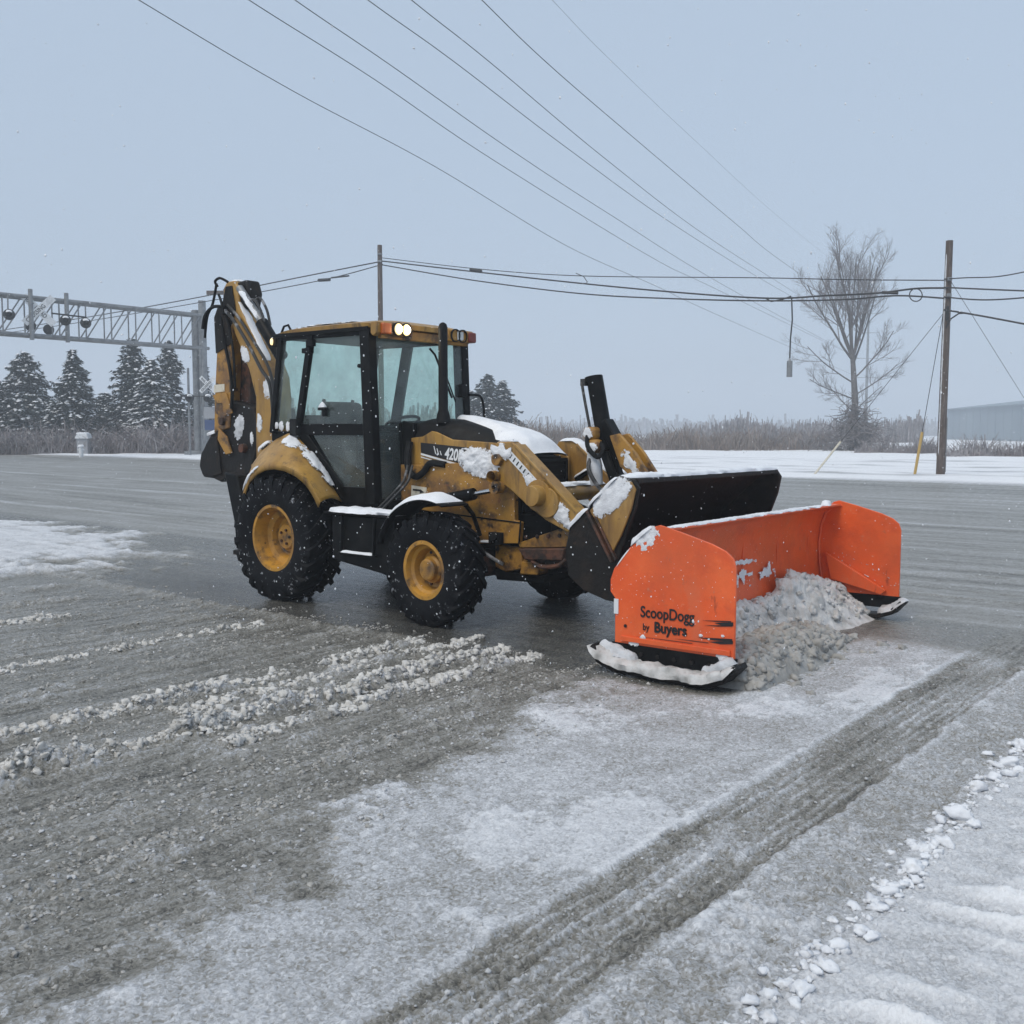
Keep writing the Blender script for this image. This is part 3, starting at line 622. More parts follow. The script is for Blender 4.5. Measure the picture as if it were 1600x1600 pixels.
part('front_bracket', MB().prism([(2.30, .66), (2.60, .655), (2.62, .47), (2.42, .42), (2.30, .46)], -.36, -.16).prism([(2.62, .54), (2.82, .54), (2.80, .43), (2.60, .42)], -.38, -.22).tube([(2.5, -.3, .52), (2.85, -.34, .50)], .04, 10), 'yellow_dirty', .012)
part('front_underguard', MB().prism([(2.28, .45), (2.62, .41), (2.86, .43), (2.84, .36), (2.30, .34)], -.34, .34), 'black', .01)
part('work_bracket', MB().box((2.39, -.45, .735), (.13, .06, .10)).tube([(2.39, -.47, .74), (2.39, -.50, .75)], .04, 10), 'trim', .004, fr)
snow_patch(fr, (2.39, -.483, .745), (1, 0, 0), (0, 0, 1), .10, .10, .02, 3)
snow_strip(fr, [(2.22, -.44, .690), (2.36, -.44, .695)], .05, .02, 2)

# hoses, brackets and pipes under the frame
part('steering_hose', MB().tube(smooth_path([(1.9, -.44, .80), (2.05, -.5, .72), (2.2, -.52, .62), (2.15, -.55, .52)]), .018, 8), 'trim', 0)
part('steering_hose', MB().tube(smooth_path([(1.8, -.42, .86), (1.95, -.52, .80), (2.3, -.50, .60), (2.45, -.42, .50)]), .016, 8), 'grey_hose', 0)
part('drain_pipe', MB().tube(smooth_path([(2.70, -.38, .60), (2.85, -.42, .52), (3.05, -.42, .54), (3.12, -.40, .60)]), .02, 8), 'rust', 0)
part('tie_rod', MB().tube([(2.02, -.62, .50), (2.0, .62, .50)], .028, 8), 'rust', 0)
part('axle_knuckle', MB().box((2.1, -.70, .49), (.16, .16, .26)), 'rust', .02); part('axle_knuckle', MB().box((2.1, .70, .49), (.16, .16, .26)), 'rust', .02)
part('belly_clutter', MB().box((1.75, -.44, .72), (.12, .12, .16)).tube([(1.68, -.48, .62), (1.82, -.48, .60)], .045, 10), 'black', .012)
for k in range(4): part('frame_bolt', MB().lathe([(.018, 0), (.018, .014), (0, .014)], (2.70 + .12 * k, -.402, .76 + .012 * k), (0, -1, 0), 6), 'rust', 0, nose)

# ---- hood
def hood_sec(x):
    k = max(0, min(1, (x - 1.15) / (2.62 - 1.15))); w = .345 - .045 * k
    top = np.interp(x, [1.15, 1.30, 1.65, 2.0, 2.39, 2.55, 2.62], [1.775, 1.805, 1.79, 1.725, 1.64, 1.555, 1.475]); sh = np.interp(x, [1.15, 1.4, 2.3, 2.5, 2.62], [1.62, 1.62, 1.575, 1.50, 1.445])
    return w, top, sh
def hood_fn(x0, x1, part_):
    def fn(u, v):
        x = x0 + (x1 - x0) * u; w, top, sh = hood_sec(x); a = -1 + 2 * v
        if part_ == 'top':
            e = abs(a) ** 3.2; return (x, a * w, top - (top - sh) * e)
    return fn
hd = part('hood', MB().grid(hood_fn(1.15, 2.62, 'top'), 30, 20), 'trim', 0, ang=60)
for sgn in (-1, 1):
    hs = part('hood_side', MB().prism([(1.25, 1.615), (1.25, 1.30), (2.3, 1.30), (2.60, 1.20), (2.60, 1.44), (2.5, 1.50), (2.3, 1.575), (1.78, 1.602), (1.58, 1.672), (1.52, 1.68), (1.40, 1.628)], sgn * .352 - .012, sgn * .352 + .012), 'yellow')
    if sgn < 0: HS = hs
# decal on the hood side: black field, white stripes, model number
part('decal', MB().slab([(1.385, -.367, 1.475), (1.93, -.367, 1.375), (2.10, -.367, 1.40), (2.06, -.367, 1.525), (1.38, -.367, 1.572)], .003), 'ink', 0, HS)
part('stripe', MB().slab([(1.385, -.370, 1.455), (1.95, -.370, 1.345), (1.95, -.370, 1.363), (1.385, -.370, 1.473)], .003), 'whiteink', 0, HS)
part('stripe', MB().slab([(1.385, -.370, 1.43), (1.95, -.370, 1.325), (1.95, -.370, 1.334), (1.385, -.370, 1.439)], .003), 'whiteink', 0, HS)
text_mesh('lettering', '420D', .150, MT['whiteink'], HS, (1.69, -.3695, 1.425), (1, 0, -.10), (0, 0, 1), .001, .004, .25, .74)
for k in range(3): part('stripe', MB().slab([(1.575 + k * .035, -.3695, 1.465 - k * .004), (1.587 + k * .035, -.3695, 1.463 - k * .004), (1.56 + k * .04, -.3695, 1.54 - k * .022), (1.552 + k * .04, -.3695, 1.54 - k * .022)], .002), 'whiteink', 0, HS)
# grille
gr = part('grille', MB().box((2.58, 0, 1.19), (.04, .58, .46)), 'black', .01)
for k in range(9): part('grille_slat', MB().box((2.605, 0, 1.0 + k * .046), (.02, .54, .010)), 'trim', 0, gr)
part('grille_frame', MB().box((2.612, 0, 1.42), (.03, .60, .03)).box((2.612, -.29, 1.2), (.03, .03, .44)).box((2.612, .29, 1.2), (.03, .03, .44)), 'trim', .004, gr)
vent = part('hood_vent', MB().prism([(2.48, 1.475), (2.635, 1.445), (2.635, 1.462), (2.49, 1.52)], -.2, .1), 'trim', .004, hd)
# snow on the hood
def hood_snow(u, v):
    x = 1.42 + 1.215 * u; a = -1 + 2 * v; w, top, sh = hood_sec(x)
    edge = np.interp(x, [1.42, 1.6, 1.75, 2.1, 2.3, 2.6], [.55, .10, -.05, -.45, -.92, -.97]) if a < 0 else .96
    lo = np.interp(x, [1.42, 1.55, 1.8, 2.1, 2.25, 2.64], [.30, -.05, -.25, -.50, -.92, -.93]); yy = lo + (.96 - lo) * v
    z = top - (top - sh) * abs(yy) ** 3.2; e = min(1, 6 * v, 6 * (1 - v), 8 * u + .2, 10 * (1 - u) + .1)
    return (x, yy * w, z + .045 * max(0, e) ** .6 * (1 + .25 * mnoise.noise(Vector((x * 6, yy * 3, 2)))) + .002)
part('snow_layer', MB().grid(hood_snow, 50, 26), 'snow', 0, hd, ang=80)
snow_patch(HS, (2.17, -.424, 1.405), (1, 0, -.12), (.1, 0, 1), .50, .27, .05, 12, rag=.7, res=.012, power=2.2, keep=.15)
snow_patch(HS, (2.02, -.372, 1.42), (1, 0, -.15), (.1, 0, 1), .26, .20, .06, 13, rag=.8, res=.012, power=2.2)
snow_patch(HS, (2.34, -.375, 1.44), (1, 0, -.1), (.1, 0, 1), .20, .22, .03, 14, rag=.8, res=.014)
# hose under the hood side, looping up from the cab
part('hose', MB().tube(smooth_path([(1.27, -.40, 1.58), (1.27, -.44, 1.42), (1.31, -.45, 1.30), (1.40, -.45, 1.25), (1.50, -.45, 1.30), (1.58, -.44, 1.38), (1.75, -.42, 1.37)]), .032, 10), 'trim', 0)
# exhaust
ex = part('exhaust_stack', MB().tube([(1.52, -.20, 1.76), (1.52, -.20, 1.84), (1.52, -.20, 1.88), (1.52, -.20, 2.60), (1.52, -.20, 2.66), (1.52, -.20, 2.69), (1.52, -.20, 2.705)], [.075, .06, .046, .044, .044, .034, .012], 16), 'trim', 0)

# ---- loader arms
armR = [(2.37, 1.45), (2.44, 1.585), (2.61, 1.590), (2.68, 1.545), (3.35, .99), (3.30, .90), (3.21, .84), (2.98, .93), (2.79, 1.04), (2.63, 1.15), (2.47, 1.245), (2.42, 1.32)]
for sgn in (-1, 1):
    a = part('loader_arm', MB().prism(armR, sgn * .50, sgn * .40), 'yellow', .010)
    part('arm_flange', MB().bar((2.66, sgn * .45, 1.56), (3.34, sgn * .45, .995), .14, .022, (1, 0, 1)), 'yellow', .004, a)
    part('pivot_boss', MB().lathe([(0, .125), (.085, .125), (.09, .10), (.09, .03), (.135, .03), (.135, 0)], (2.92, sgn * .50, 1.135), (0, sgn, 0), 28), 'yellow', .003, a)
    part('boss_plate', MB().lathe([(.0, .028), (.125, .028), (.13, 0)], (3.01, sgn * .50, 1.08), (0, sgn, 0), 26), 'yellow', .003, a)
    part('pivot_pin', MB().lathe([(0, .05), (.05, .05), (.055, 0)], (2.47, sgn * .50, 1.43), (0, sgn, 0), 18), 'yellow_dirty', .003, a)
    part('lift_cylinder', MB().tube([(1.55, sgn * .55, 1.02), (1.95, sgn * .55, 1.075), (2.22, sgn * .55, 1.125)], .055, 14), 'black', .004)
    part('cylinder_rod', MB().tube([(2.2, sgn * .55, 1.12), (2.45, sgn * .55, 1.165)], .022, 12), 'chrome', 0)
    part('rod_eye', MB().lathe([(.055, -.05), (.055, .05), (.02, .05), (.02, -.05), (.055, -.05)], (2.48, sgn * .54, 1.19), (0, 1, 0), 16).lathe([(.05, -.06), (.05, .06), (0, .06)], (2.44, sgn * .52, 1.285), (0, 1, 0), 16), 'yellow_dirty', 0)
    if sgn < 0: ARM = a
    else: ARML = a
snow_patch(ARM, (2.50, -.505, 1.50), (1, 0, -.3), (.3, 0, 1), .26, .16, .03, 31, rag=.9, res=.012)
snow_patch(ARM, (2.44, -.505, 1.40), (1, 0, 0), (0, 0, 1), .10, .20, .025, 32, rag=.9, res=.012)
lab = part('name_plate', MB().slab([(2.56, -.503, 1.455), (2.86, -.503, 1.21), (2.90, -.503, 1.26), (2.61, -.503, 1.505)], .004), 'white', 0, ARM)
for k in range(7):
    p = Vector((2.59 + .037 * k, -.507, 1.452 - .031 * k)); part('print', MB().slab([p + Vector((.0, 0, 0)), p + Vector((.010, 0, -.008)), p + Vector((.035, 0, .024)), p + Vector((.027, 0, .03))], .002), 'ink' if k % 2 else 'trim', 0, lab)
snow_patch(ARM, (2.84, -.505, 1.235), (.5, 0, .6), (-.6, 0, .5), .10, .24, .03, 33, rag=.6, res=.012)
snow_patch(ARM, (3.16, -.505, .99), (.75, 0, -.65), (.65, 0, .75), .32, .16, .035, 34, rag=.9, res=.012)
snow_patch(ARM, (3.08, -.505, 1.105), (.75, 0, -.65), (.65, 0, .75), .10, .05, .02, 35, rag=.8, res=.01)
snow_strip(ARM, [(2.44, -.45, 1.59), (2.62, -.45, 1.593)], .09, .02, 8)
snow_strip(ARML, [(2.44, .45, 1.588), (2.61, .45, 1.595), (2.70, .45, 1.545), (3.0, .45, 1.30)], .12, .03, 9)
part('grab_step', MB().bar((2.66, .39, 1.23), (2.83, .36, 1.32), .05, .03), 'trim', .006, ARML)
snow_strip(ARML, [(2.65, .375, 1.245), (2.83, .345, 1.335)], .05, .022, 15)
ct = part('cross_tube', MB().tube([(2.95, -.40, 1.145), (2.95, .40, 1.145)], .075, 20), 'yellow')
snow_strip(ct, [(2.95, -.38, 1.21), (2.95, .39, 1.21)], .12, .03, 10)
# ---- tilt linkage: upright cylinder and levers in the middle
tc_ = part('tilt_cylinder', MB().tube([(3.125, 0, 2.15), (3.21, 0, 1.75), (3.27, 0, 1.52)], .072, 18).lathe([(.078, 0), (.078, .05)], (3.125, 0, 2.10), (-.2, 0, .98), 18), 'black', .004)
part('feed_pipe', MB().tube(smooth_path([(3.03, -.05, 2.10), (3.05, -.06, 2.02), (3.12, -.06, 1.72), (3.14, -.05, 1.62)]), .013, 8).box((3.04, -.03, 2.10), (.05, .05, .06)), 'grey_hose', 0, tc_)
LV = [(3.34, 1.64), (3.44, 1.66), (3.60, 1.50), (3.79, 1.25), (3.70, 1.19), (3.45, 1.38)]
lev = part('tilt_lever', MB().prism(LV, .05, .085), 'yellow_dirty', .008); part('tilt_lever', MB().prism(LV, -.085, -.05), 'yellow_dirty', .008)
snow_patch(lev, (3.55, -.088, 1.42), (.6, 0, -.7), (.7, 0, .6), .26, .12, .02, 151, rag=.9, res=.012)
part('tilt_link', MB().bar((3.24, .0, 1.76), (3.44, .0, 1.46), .13, .10).bar((3.27, 0, 1.62), (3.40, 0, 1.20), .08, .09).bar((3.36, .0, 1.30), (3.62, .0, 1.0), .1, .1).bar((3.30, -.1, 1.50), (3.46, -.1, 1.14), .05, .07), 'black', .01)
part('hose_guard', MB().box((3.18, -.11, 1.66), (.12, .12, .11)).box((3.22, -.13, 1.55), (.13, .1, .12)), 'yellow_dirty', .03)
snow_patch(LD, (3.18, -.172, 1.66), (1, 0, 0), (0, 0, 1), .12, .10, .02, 152, rag=.7, res=.01)
snow_patch(LD, (3.23, -.182, 1.55), (1, 0, 0), (0, 0, 1), .12, .10, .02, 153, rag=.7, res=.01)
part('hose', MB().tube(smooth_path([(3.16, -.14, 1.68), (3.20, -.2, 1.55), (3.30, -.2, 1.46), (3.33, -.16, 1.52), (3.28, -.12, 1.58)]), .02, 8), 'trim', 0)
part('hose', MB().tube(smooth_path([(3.20, -.10, 1.50), (3.22, -.22, 1.38), (3.30, -.22, 1.24), (3.36, -.12, 1.12)]), .018, 8), 'grey_hose', 0)
part('lever_boot', MB().tube([(3.20, -.12, 1.50), (3.22, -.13, 1.38), (3.25, -.13, 1.22)], [.05, .07, .05], 12), 'snow_wet', 0)

# ---- bucket
bsec = [(4.25, 1.325), (4.17, 1.335), (3.91, 1.11), (3.74, .95), (3.70, .78), (3.74, .60), (3.86, .52), (4.05, .47), (4.26, .45)]
def bucket_skin(off):
    """curved back and floor as a thick skin along the section"""
    n = len(bsec); outer = bsec; inner = []
    for i, (x, z) in enumerate(bsec):
        cx, cz = 4.25, .80; d = math.hypot(x - cx, z - cz); inner.append((x + (cx - x) / d * off, z + (cz - z) / d * off))
    return list(outer) + inner[::-1]
bk = part('bucket', MB().prism(bucket_skin(.03), -1.14, 1.14), 'steel', .006)
side = [(4.17, 1.36), (4.29, 1.335), (4.33, 1.28), (4.30, 1.13), (4.22, .92), (4.16, .74), (4.20, .55), (4.22, .44), (4.05, .455), (3.86, .505), (3.72, .60), (3.69, .79), (3.73, .965), (3.90, 1.12)]
for sgn in (-1, 1): part('side_plate', MB().prism(side, sgn * 1.15, sgn * 1.18), 'steel', .006, bk)
part('lip', MB().box((4.26, 0, 1.325), (.10, 2.28, .035)), 'steel', .006, bk)
wear = part('corner_guard', MB().prism([(4.16, 1.34), (4.28, 1.32), (4.315, 1.27), (4.28, 1.13), (4.20, .94), (4.12, .80), (3.96, 1.05), (3.92, 1.10)], -1.20, -1.182), 'yellow', .006, bk)
part('side_cutter', MB().bar((3.905, -1.195, 1.10), (4.13, -1.195, .74), .02, .05, (0, 1, 0)).bar((3.98, -1.20, 1.06), (4.16, -1.20, .76), .016, .03, (0, 1, 0)), 'rust', .003, bk)
snow_strip(bk, [(4.18, -1.17, 1.35), (4.25, -.6, 1.345), (4.25, .4, 1.345), (4.25, 1.17, 1.345)], .12, .035, 21)
snow_patch(bk, (4.115, -1.203, 1.205), (.75, 0, .66), (-.66, 0, .75), .42, .20, .03, 42, rag=.4, res=.014)
snow_strip(bk, [(3.72, -1.165, .95), (3.90, -1.165, 1.115)], .06, .035, 22)
snow_strip(bk, [(3.91, -1.17, 1.12), (4.17, -1.17, 1.355)], .10, .03, 24)

# ---- cab
W = .65
def pillar(name, p, q, w, h, mat='black', parent=LD): return part(name, MB().bar(p, q, w, h, (1, 0, 0)), mat, .010, parent)
cab = part('cab_floor', MB().prism([(-.55, 1.68), (-.55, 1.20), (.40, .94), (1.20, .94), (1.20, 1.02), (.62, 1.02), (.10, 1.50), (-.10, 1.68)], -.64, .64), 'black')
for sgn in (-1, 1):
    pillar('pillar', (.965, sgn * W, 2.64), (1.03, sgn * W, .98), .10, .135)
    pillar('pillar', (-.32, sgn * W, 2.68), (-.50, sgn * W, 1.66), .07, .07)
part('roof_rail', MB().bar((-.34, -W, 2.64), (1.06, -W, 2.62), .06, .07).bar((-.34, W, 2.64), (1.06, W, 2.62), .06, .07).bar((1.05, -W, 2.62), (1.05, W, 2.62), .06, .08).bar((-.33, -W, 2.65), (-.33, W, 2.65), .06, .06), 'black', .006)
# door on the near side
dr = part('door', MB().bar((.17, -.672, 2.64), (-.06, -.672, 1.70), .05, .075, (1, 0, 0)).bar((-.02, -.668, 1.70), (1.05, -.668, 1.695), .04, .11).bar((.0, -.668, 1.66), (.66, -.668, 1.03), .04, .12).bar((.62, -.668, 1.05), (1.08, -.668, 1.05), .04, .18).bar((.98, -.668, 1.68), (1.0, -.668, 1.0), .04, .10, (1, 0, 0)), 'black', .006)
part('hinge', MB().box((.19, -.70, 2.55), (.10, .05, .06)).box((.14, -.70, 2.48), (.12, .06, .05)), 'trim', .004, dr)
part('hinge', MB().box((-.06, -.71, 1.72), (.10, .08, .17)), 'trim', .006, dr)
part('door_latch', MB().lathe([(.0, .03), (.018, .03), (.02, 0)], (.88, -.665, 2.30), (0, -1, 0), 10), 'trim', 0, dr)
hnd = part('door_handle', MB().box((.36, -.70, 1.90), (.11, .05, .03)).box((.36, -.68, 1.86), (.05, .03, .07)), 'trim', .006, dr)
snow_strip(hnd, [(.31, -.705, 1.917), (.40, -.705, 1.92)], .05, .045, 3, seg=.012)
def pane(name, pts, parent, th=.006): return part(name, MB().slab(pts, th), 'glass', 0, parent)
pane('door_pane', [(.16, -.66, 2.62), (-.05, -.66, 1.755), (.95, -.66, 1.75), (.91, -.66, 2.60)], dr)
pane('door_pane', [(.16, -.66, 1.64), (.94, -.66, 1.64), (.94, -.66, 1.13), (.62, -.66, 1.13)], dr)
qw = pane('quarter_window', [(.13, -.655, 2.63), (-.30, -.655, 2.64), (-.47, -.655, 1.72), (-.09, -.655, 1.75)], LD)
for x, z, a in ((-.44, 1.74, .07), (-.36, 1.735, .09), (-.25, 1.73, .08), (-.46, 1.82, .06)): snow_patch(qw, (x, -.66, z), (1, 0, 0), (0, 0, 1), a, a * 1.3, .02, int(x * 100) + 70, rag=.7, res=.01)
# far side door and windows
fd = part('door', MB().bar((.17, .672, 2.64), (-.06, .672, 1.70), .05, .13, (1, 0, 0)).bar((-.50, .668, 1.70), (1.05, .668, 1.695), .04, .10), 'black', .006)
pane('door_pane', [(.16, .66, 2.62), (-.05, .66, 1.755), (.95, .66, 1.75), (.91, .66, 2.60)], fd)
pane('quarter_window', [(.13, .655, 2.63), (-.30, .655, 2.64), (-.47, .655, 1.72), (-.09, .655, 1.75)], LD)
pane('rear_window', [(-.34, -.61, 2.62), (-.34, .61, 2.62), (-.50, .61, 1.70), (-.50, -.61, 1.70)], LD)
# windscreen
ws = part('windscreen_frame', MB().bar((1.08, -.33, 1.76), (1.12, -.33, .98), .04, .04, (1, 0, 0)).bar((1.10, -.60, 1.0), (1.10, -.34, 1.0), .04, .06).bar((1.075, .02, 2.60), (1.075, .60, 2.60), .03, .03), 'black', .004)
pane('windscreen', [(1.015, -.60, 2.58), (1.015, .60, 2.58), (1.055, .60, 1.76), (1.055, -.60, 1.76)], LD)
pane('windscreen', [(1.055, -.60, 1.755), (1.055, -.34, 1.755), (1.09, -.34, 1.03), (1.09, -.60, 1.03)], LD)
part('wiper', MB().tube([(1.10, .05, 2.50), (1.125, .10, 2.44), (1.13, .34, 2.02)], .012, 8).tube([(1.12, .20, 2.36), (1.125, .40, 1.98)], .008, 6), 'trim', 0)
# roof with lamp pods
def roof_fn(u, v):
    x = -.44 + 1.60 * u; y = (-1 + 2 * v); w = .70 - .05 * max(0, (u - .9) / .1) - .05 * max(0, (.1 - u) / .1)
    z = 2.745 - .05 * abs(y) ** 4 - .045 * max(0, (u - .88) / .12) ** 2 - .03 * max(0, (.15 - u) / .15) + .012 * math.sin(u * 3.1)
    return (x, y * w, z)
rf = MB().grid(roof_fn, 24, 18)
n0 = len(rf.v)
rim_ix = [i for i in range(25)] + [j * 25 + 24 for j in range(1, 19)] + [18 * 25 + i for i in range(23, -1, -1)] + [j * 25 for j in range(17, 0, -1)]
low = [(rf.v[i][0] * .985 + .006, rf.v[i][1] * .985, 2.655 if True else 0) for i in rim_ix]
rf.v += low; k_ = len(rim_ix)
rf.f += [(rim_ix[i], rim_ix[(i + 1) % k_], n0 + (i + 1) % k_, n0 + i) for i in range(k_)] + [tuple(range(n0, n0 + k_))]
roof = part('roof', rf, 'yellow', 0, ang=50)
part('roof_edge', MB().bar((-.40, -.695, 2.655), (1.02, -.695, 2.645), .02, .04).bar((-.40, .695, 2.655), (1.02, .695, 2.645), .02, .04), 'black', .004, roof)
part('headliner', MB().box((.35, 0, 2.635), (1.36, 1.26, .03)), 'liner', 0, roof)
part('roof_bracket', MB().prism([(1.06, 2.70), (1.15, 2.70), (1.15, 2.60), (1.09, 2.57), (1.06, 2.60)], -.70, -.64), 'yellow', .006, roof)
part('visor_panel', MB().box((1.085, 0, 2.60), (.05, 1.22, .09)), 'yellow_dirty', .008, roof)
for sgn in (-1, 1):
    pd = part('lamp_pod', MB().box((1.13, sgn * .44, 2.645), (.08, .38, .12)), 'yellow_dirty', .015, roof)
    part('marker_lens', MB().box((1.14, sgn * .60, 2.64), (.10, .11, .105)), 'amber' if sgn < 0 else 'red', .015, pd)
    for dy in (.452, .345):
        if sgn < 0:
            part('lamp_lens', MB().lathe([(.056, 0), (.054, .012), (.035, .022), (0, .026)], (1.17, sgn * dy, 2.645), (1, 0, -.06), 20), 'lamp_on', 0, pd, ang=60)
            part('bulb', MB().lathe([(.040, 0), (.034, .012), (0, .018)], (1.192, sgn * dy, 2.645), (1, 0, -.06), 20), 'lamp_core', 0, pd, ang=60)
        elif dy > .4: part('lamp_lens', MB().box((1.176, sgn * .42, 2.645), (.014, .09, .09)), 'lens_off', .01, pd)
        part('lamp_ring', MB().lathe([(.056, 0), (.066, 0), (.066, .02), (.056, .02)], (1.168, sgn * dy, 2.645), (1, 0, -.06), 20), 'trim', 0, pd)
ld_ = bpy.data.lights.new('work_lamp', 'SPOT'); ld_.energy = 7; ld_.color = (1, .85, .6); ld_.spot_size = R(110); ld_.spot_blend = .6; ld_.shadow_soft_size = .06
lo_ = bpy.data.objects.new('work_lamp', ld_); col.objects.link(lo_); lo_.parent = roof; lo_.location = (1.22, -.40, 2.64); lo_.rotation_euler = Vector((1, -.25, -.45)).to_track_quat('-Z', 'Y').to_euler()
gl_ = bpy.data.lights.new('work_lamp_glow', 'POINT'); gl_.energy = 1.6; gl_.color = (1, .8, .5); gl_.shadow_soft_size = .05
go_ = bpy.data.objects.new('work_lamp_glow', gl_); col.objects.link(go_); go_.parent = roof; go_.location = (1.27, -.40, 2.64)
rl = part('rear_lamp', MB().box((-.45, -.62, 2.60), (.09, .10, .10)).bar((-.42, -.62, 2.64), (-.30, -.62, 2.68), .03, .03), 'trim', .012, roof)
part('lamp_lens', MB().lathe([(.036, 0), (.03, .012), (0, .016)], (-.47, -.672, 2.605), (-.35, -1, 0), 16), 'lamp_on', 0, rl)
part('lifting_loop', MB().tube([(-.40, -.6, 2.70), (-.36, -.6, 2.76), (-.29, -.6, 2.77), (-.25, -.6, 2.715)], .012, 8), 'trim', 0, roof)
snow_strip(roof, [(-.30, -.3, 2.73), (.3, -.35, 2.745), (.7, -.3, 2.745)], .5, .018, 51)
# inside
st_ = part('seat', MB().box((.12, 0, 1.40), (.50, .52, .14)), 'seat', .04)
part('backrest', MB().prism([(-.16, 1.44), (-.05, 1.44), (-.12, 1.98), (-.22, 2.0)], -.25, .25), 'seat', .03, st_)
part('armrest', MB().box((.10, -.30, 1.62), (.34, .07, .05)).box((.10, .30, 1.62), (.34, .07, .05)), 'seat', .015, st_)
part('seat_base', MB().box((.12, 0, 1.17), (.36, .40, .32)), 'trim', .01, st_)
sw_ = part('steering_column', MB().bar((.92, .02, 1.05), (.76, .02, 1.72), .10, .10).box((.90, .02, 1.30), (.18, .26, .40)), 'trim', .02)
part('steering_wheel', MB().tube([(.74 + .17 * math.cos(a) * .85, .02 + .19 * math.sin(a), 1.77 + .17 * math.cos(a) * .35) for a in [k * math.pi / 10 for k in range(21)]], .016, 8).bar((.74, -.15, 1.765), (.74, .19, 1.765), .03, .02), 'trim', 0, sw_)
part('side_console', MB().box((.35, .48, 1.52), (.9, .18, .28)).box((.55, .48, 1.72), (.3, .16, .14)), 'trim', .02)
part('control_lever', MB().tube([(.55, -.42, 1.3), (.52, -.42, 1.72), (.50, -.42, 1.80)], [.012, .012, .026], 8), 'trim', 0)
part('rear_console', MB().box((-.28, 0, 1.74), (.22, .7, .22)).tube([(-.25, -.2, 1.84), (-.22, -.2, 2.02)], .02, 8).tube([(-.25, .2, 1.84), (-.22, .2, 2.02)], .02, 8), 'trim', .02)
# outside mirror on the far side, grab rails on the near side
part('mirror', MB().tube(smooth_path([(1.08, .66, 2.06), (1.06, .82, 2.06), (1.04, .90, 2.03), (1.04, .93, 1.95), (1.06, .94, 1.70)]), .013, 8), 'trim', 0)
part('mirror', MB().box((1.06, .58, 2.10), (.05, .09, .13)), 'trim', .01)
for dx in (0, .06): part('grab_rail', MB().tube(smooth_path([(1.34 + dx, -.50, 1.36), (1.34 + dx, -.53, 1.28), (1.33 + dx, -.58, 1.18), (1.14 + dx, -.70, .95), (1.12 + dx, -.72, .93)]), .013, 8), 'grey_hose', 0)
for y_ in (-.36, .30): part('cowl_side', MB().prism([(1.12, 1.78), (1.28, 1.76), (1.26, 1.30), (1.20, 1.20), (1.18, 1.0), (1.12, 1.0)], y_, y_ + .06), 'black', .01)

# ---- fenders over the rear wheels
def poly_at(P, t):
    L = [0]
    for a, b in zip(P, P[1:]): L.append(L[-1] + math.dist(a, b))
    d = t * L[-1]
    for i in range(len(P) - 1):
        if d <= L[i + 1] + 1e-9: f = (d - L[i]) / (L[i + 1] - L[i]); return (P[i][0] + (P[i + 1][0] - P[i][0]) * f, P[i][1] + (P[i + 1][1] - P[i][1]) * f)
    return P[-1]
fo = [(-.50, 1.02), (-.45, 1.13), (-.39, 1.21), (-.26, 1.295), (-.12, 1.34), (.02, 1.355), (.20, 1.342), (.39, 1.29), (.50, 1.235), (.59, 1.17), (.67, 1.085), (.72, 1.01)]
fi = [(-.86, 1.10), (-.84, 1.26), (-.78, 1.38), (-.66, 1.49), (-.45, 1.59), (-.24, 1.655), (-.16, 1.655), (-.06, 1.61), (.04, 1.545), (.20, 1.40), (.35, 1.25), (.48, 1.10), (.58, .985)]
for sgn in (-1, 1):
    def ff(u, v, sgn=sgn):
        a, b = poly_at(fo, u), poly_at(fi, u); k = v ** 1.0; bul = .04 * math.sin(math.pi * v)
        y = 1.05 - .39 * v
        return (a[0] + (b[0] - a[0]) * k, sgn * y, a[1] + (b[1] - a[1]) * k + bul)
    fe = MB().grid(ff, 40, 12)
    o0 = len(fe.v); fe.v += [(x * .96, sgn * 1.05, z - .05 if True else z) for x, z in [poly_at(fo, i / 40) for i in range(41)]]
    fe.f += [(i, i + 1, o0 + i + 1, o0 + i) for i in range(40)]
    fn_ = part('fender', fe, 'yellow', 0, ang=45, solid=.012)
    part('wheel_arch', MB().prism([(-.62, 1.0)] + [(x, z - .02) for x, z in fi[1:]] + [(.58, .80), (.3, 1.15), (-.3, 1.15)], sgn * .63, sgn * .66), 'black', 0, fn_)
    if sgn < 0: FEN = fn_; FF = ff
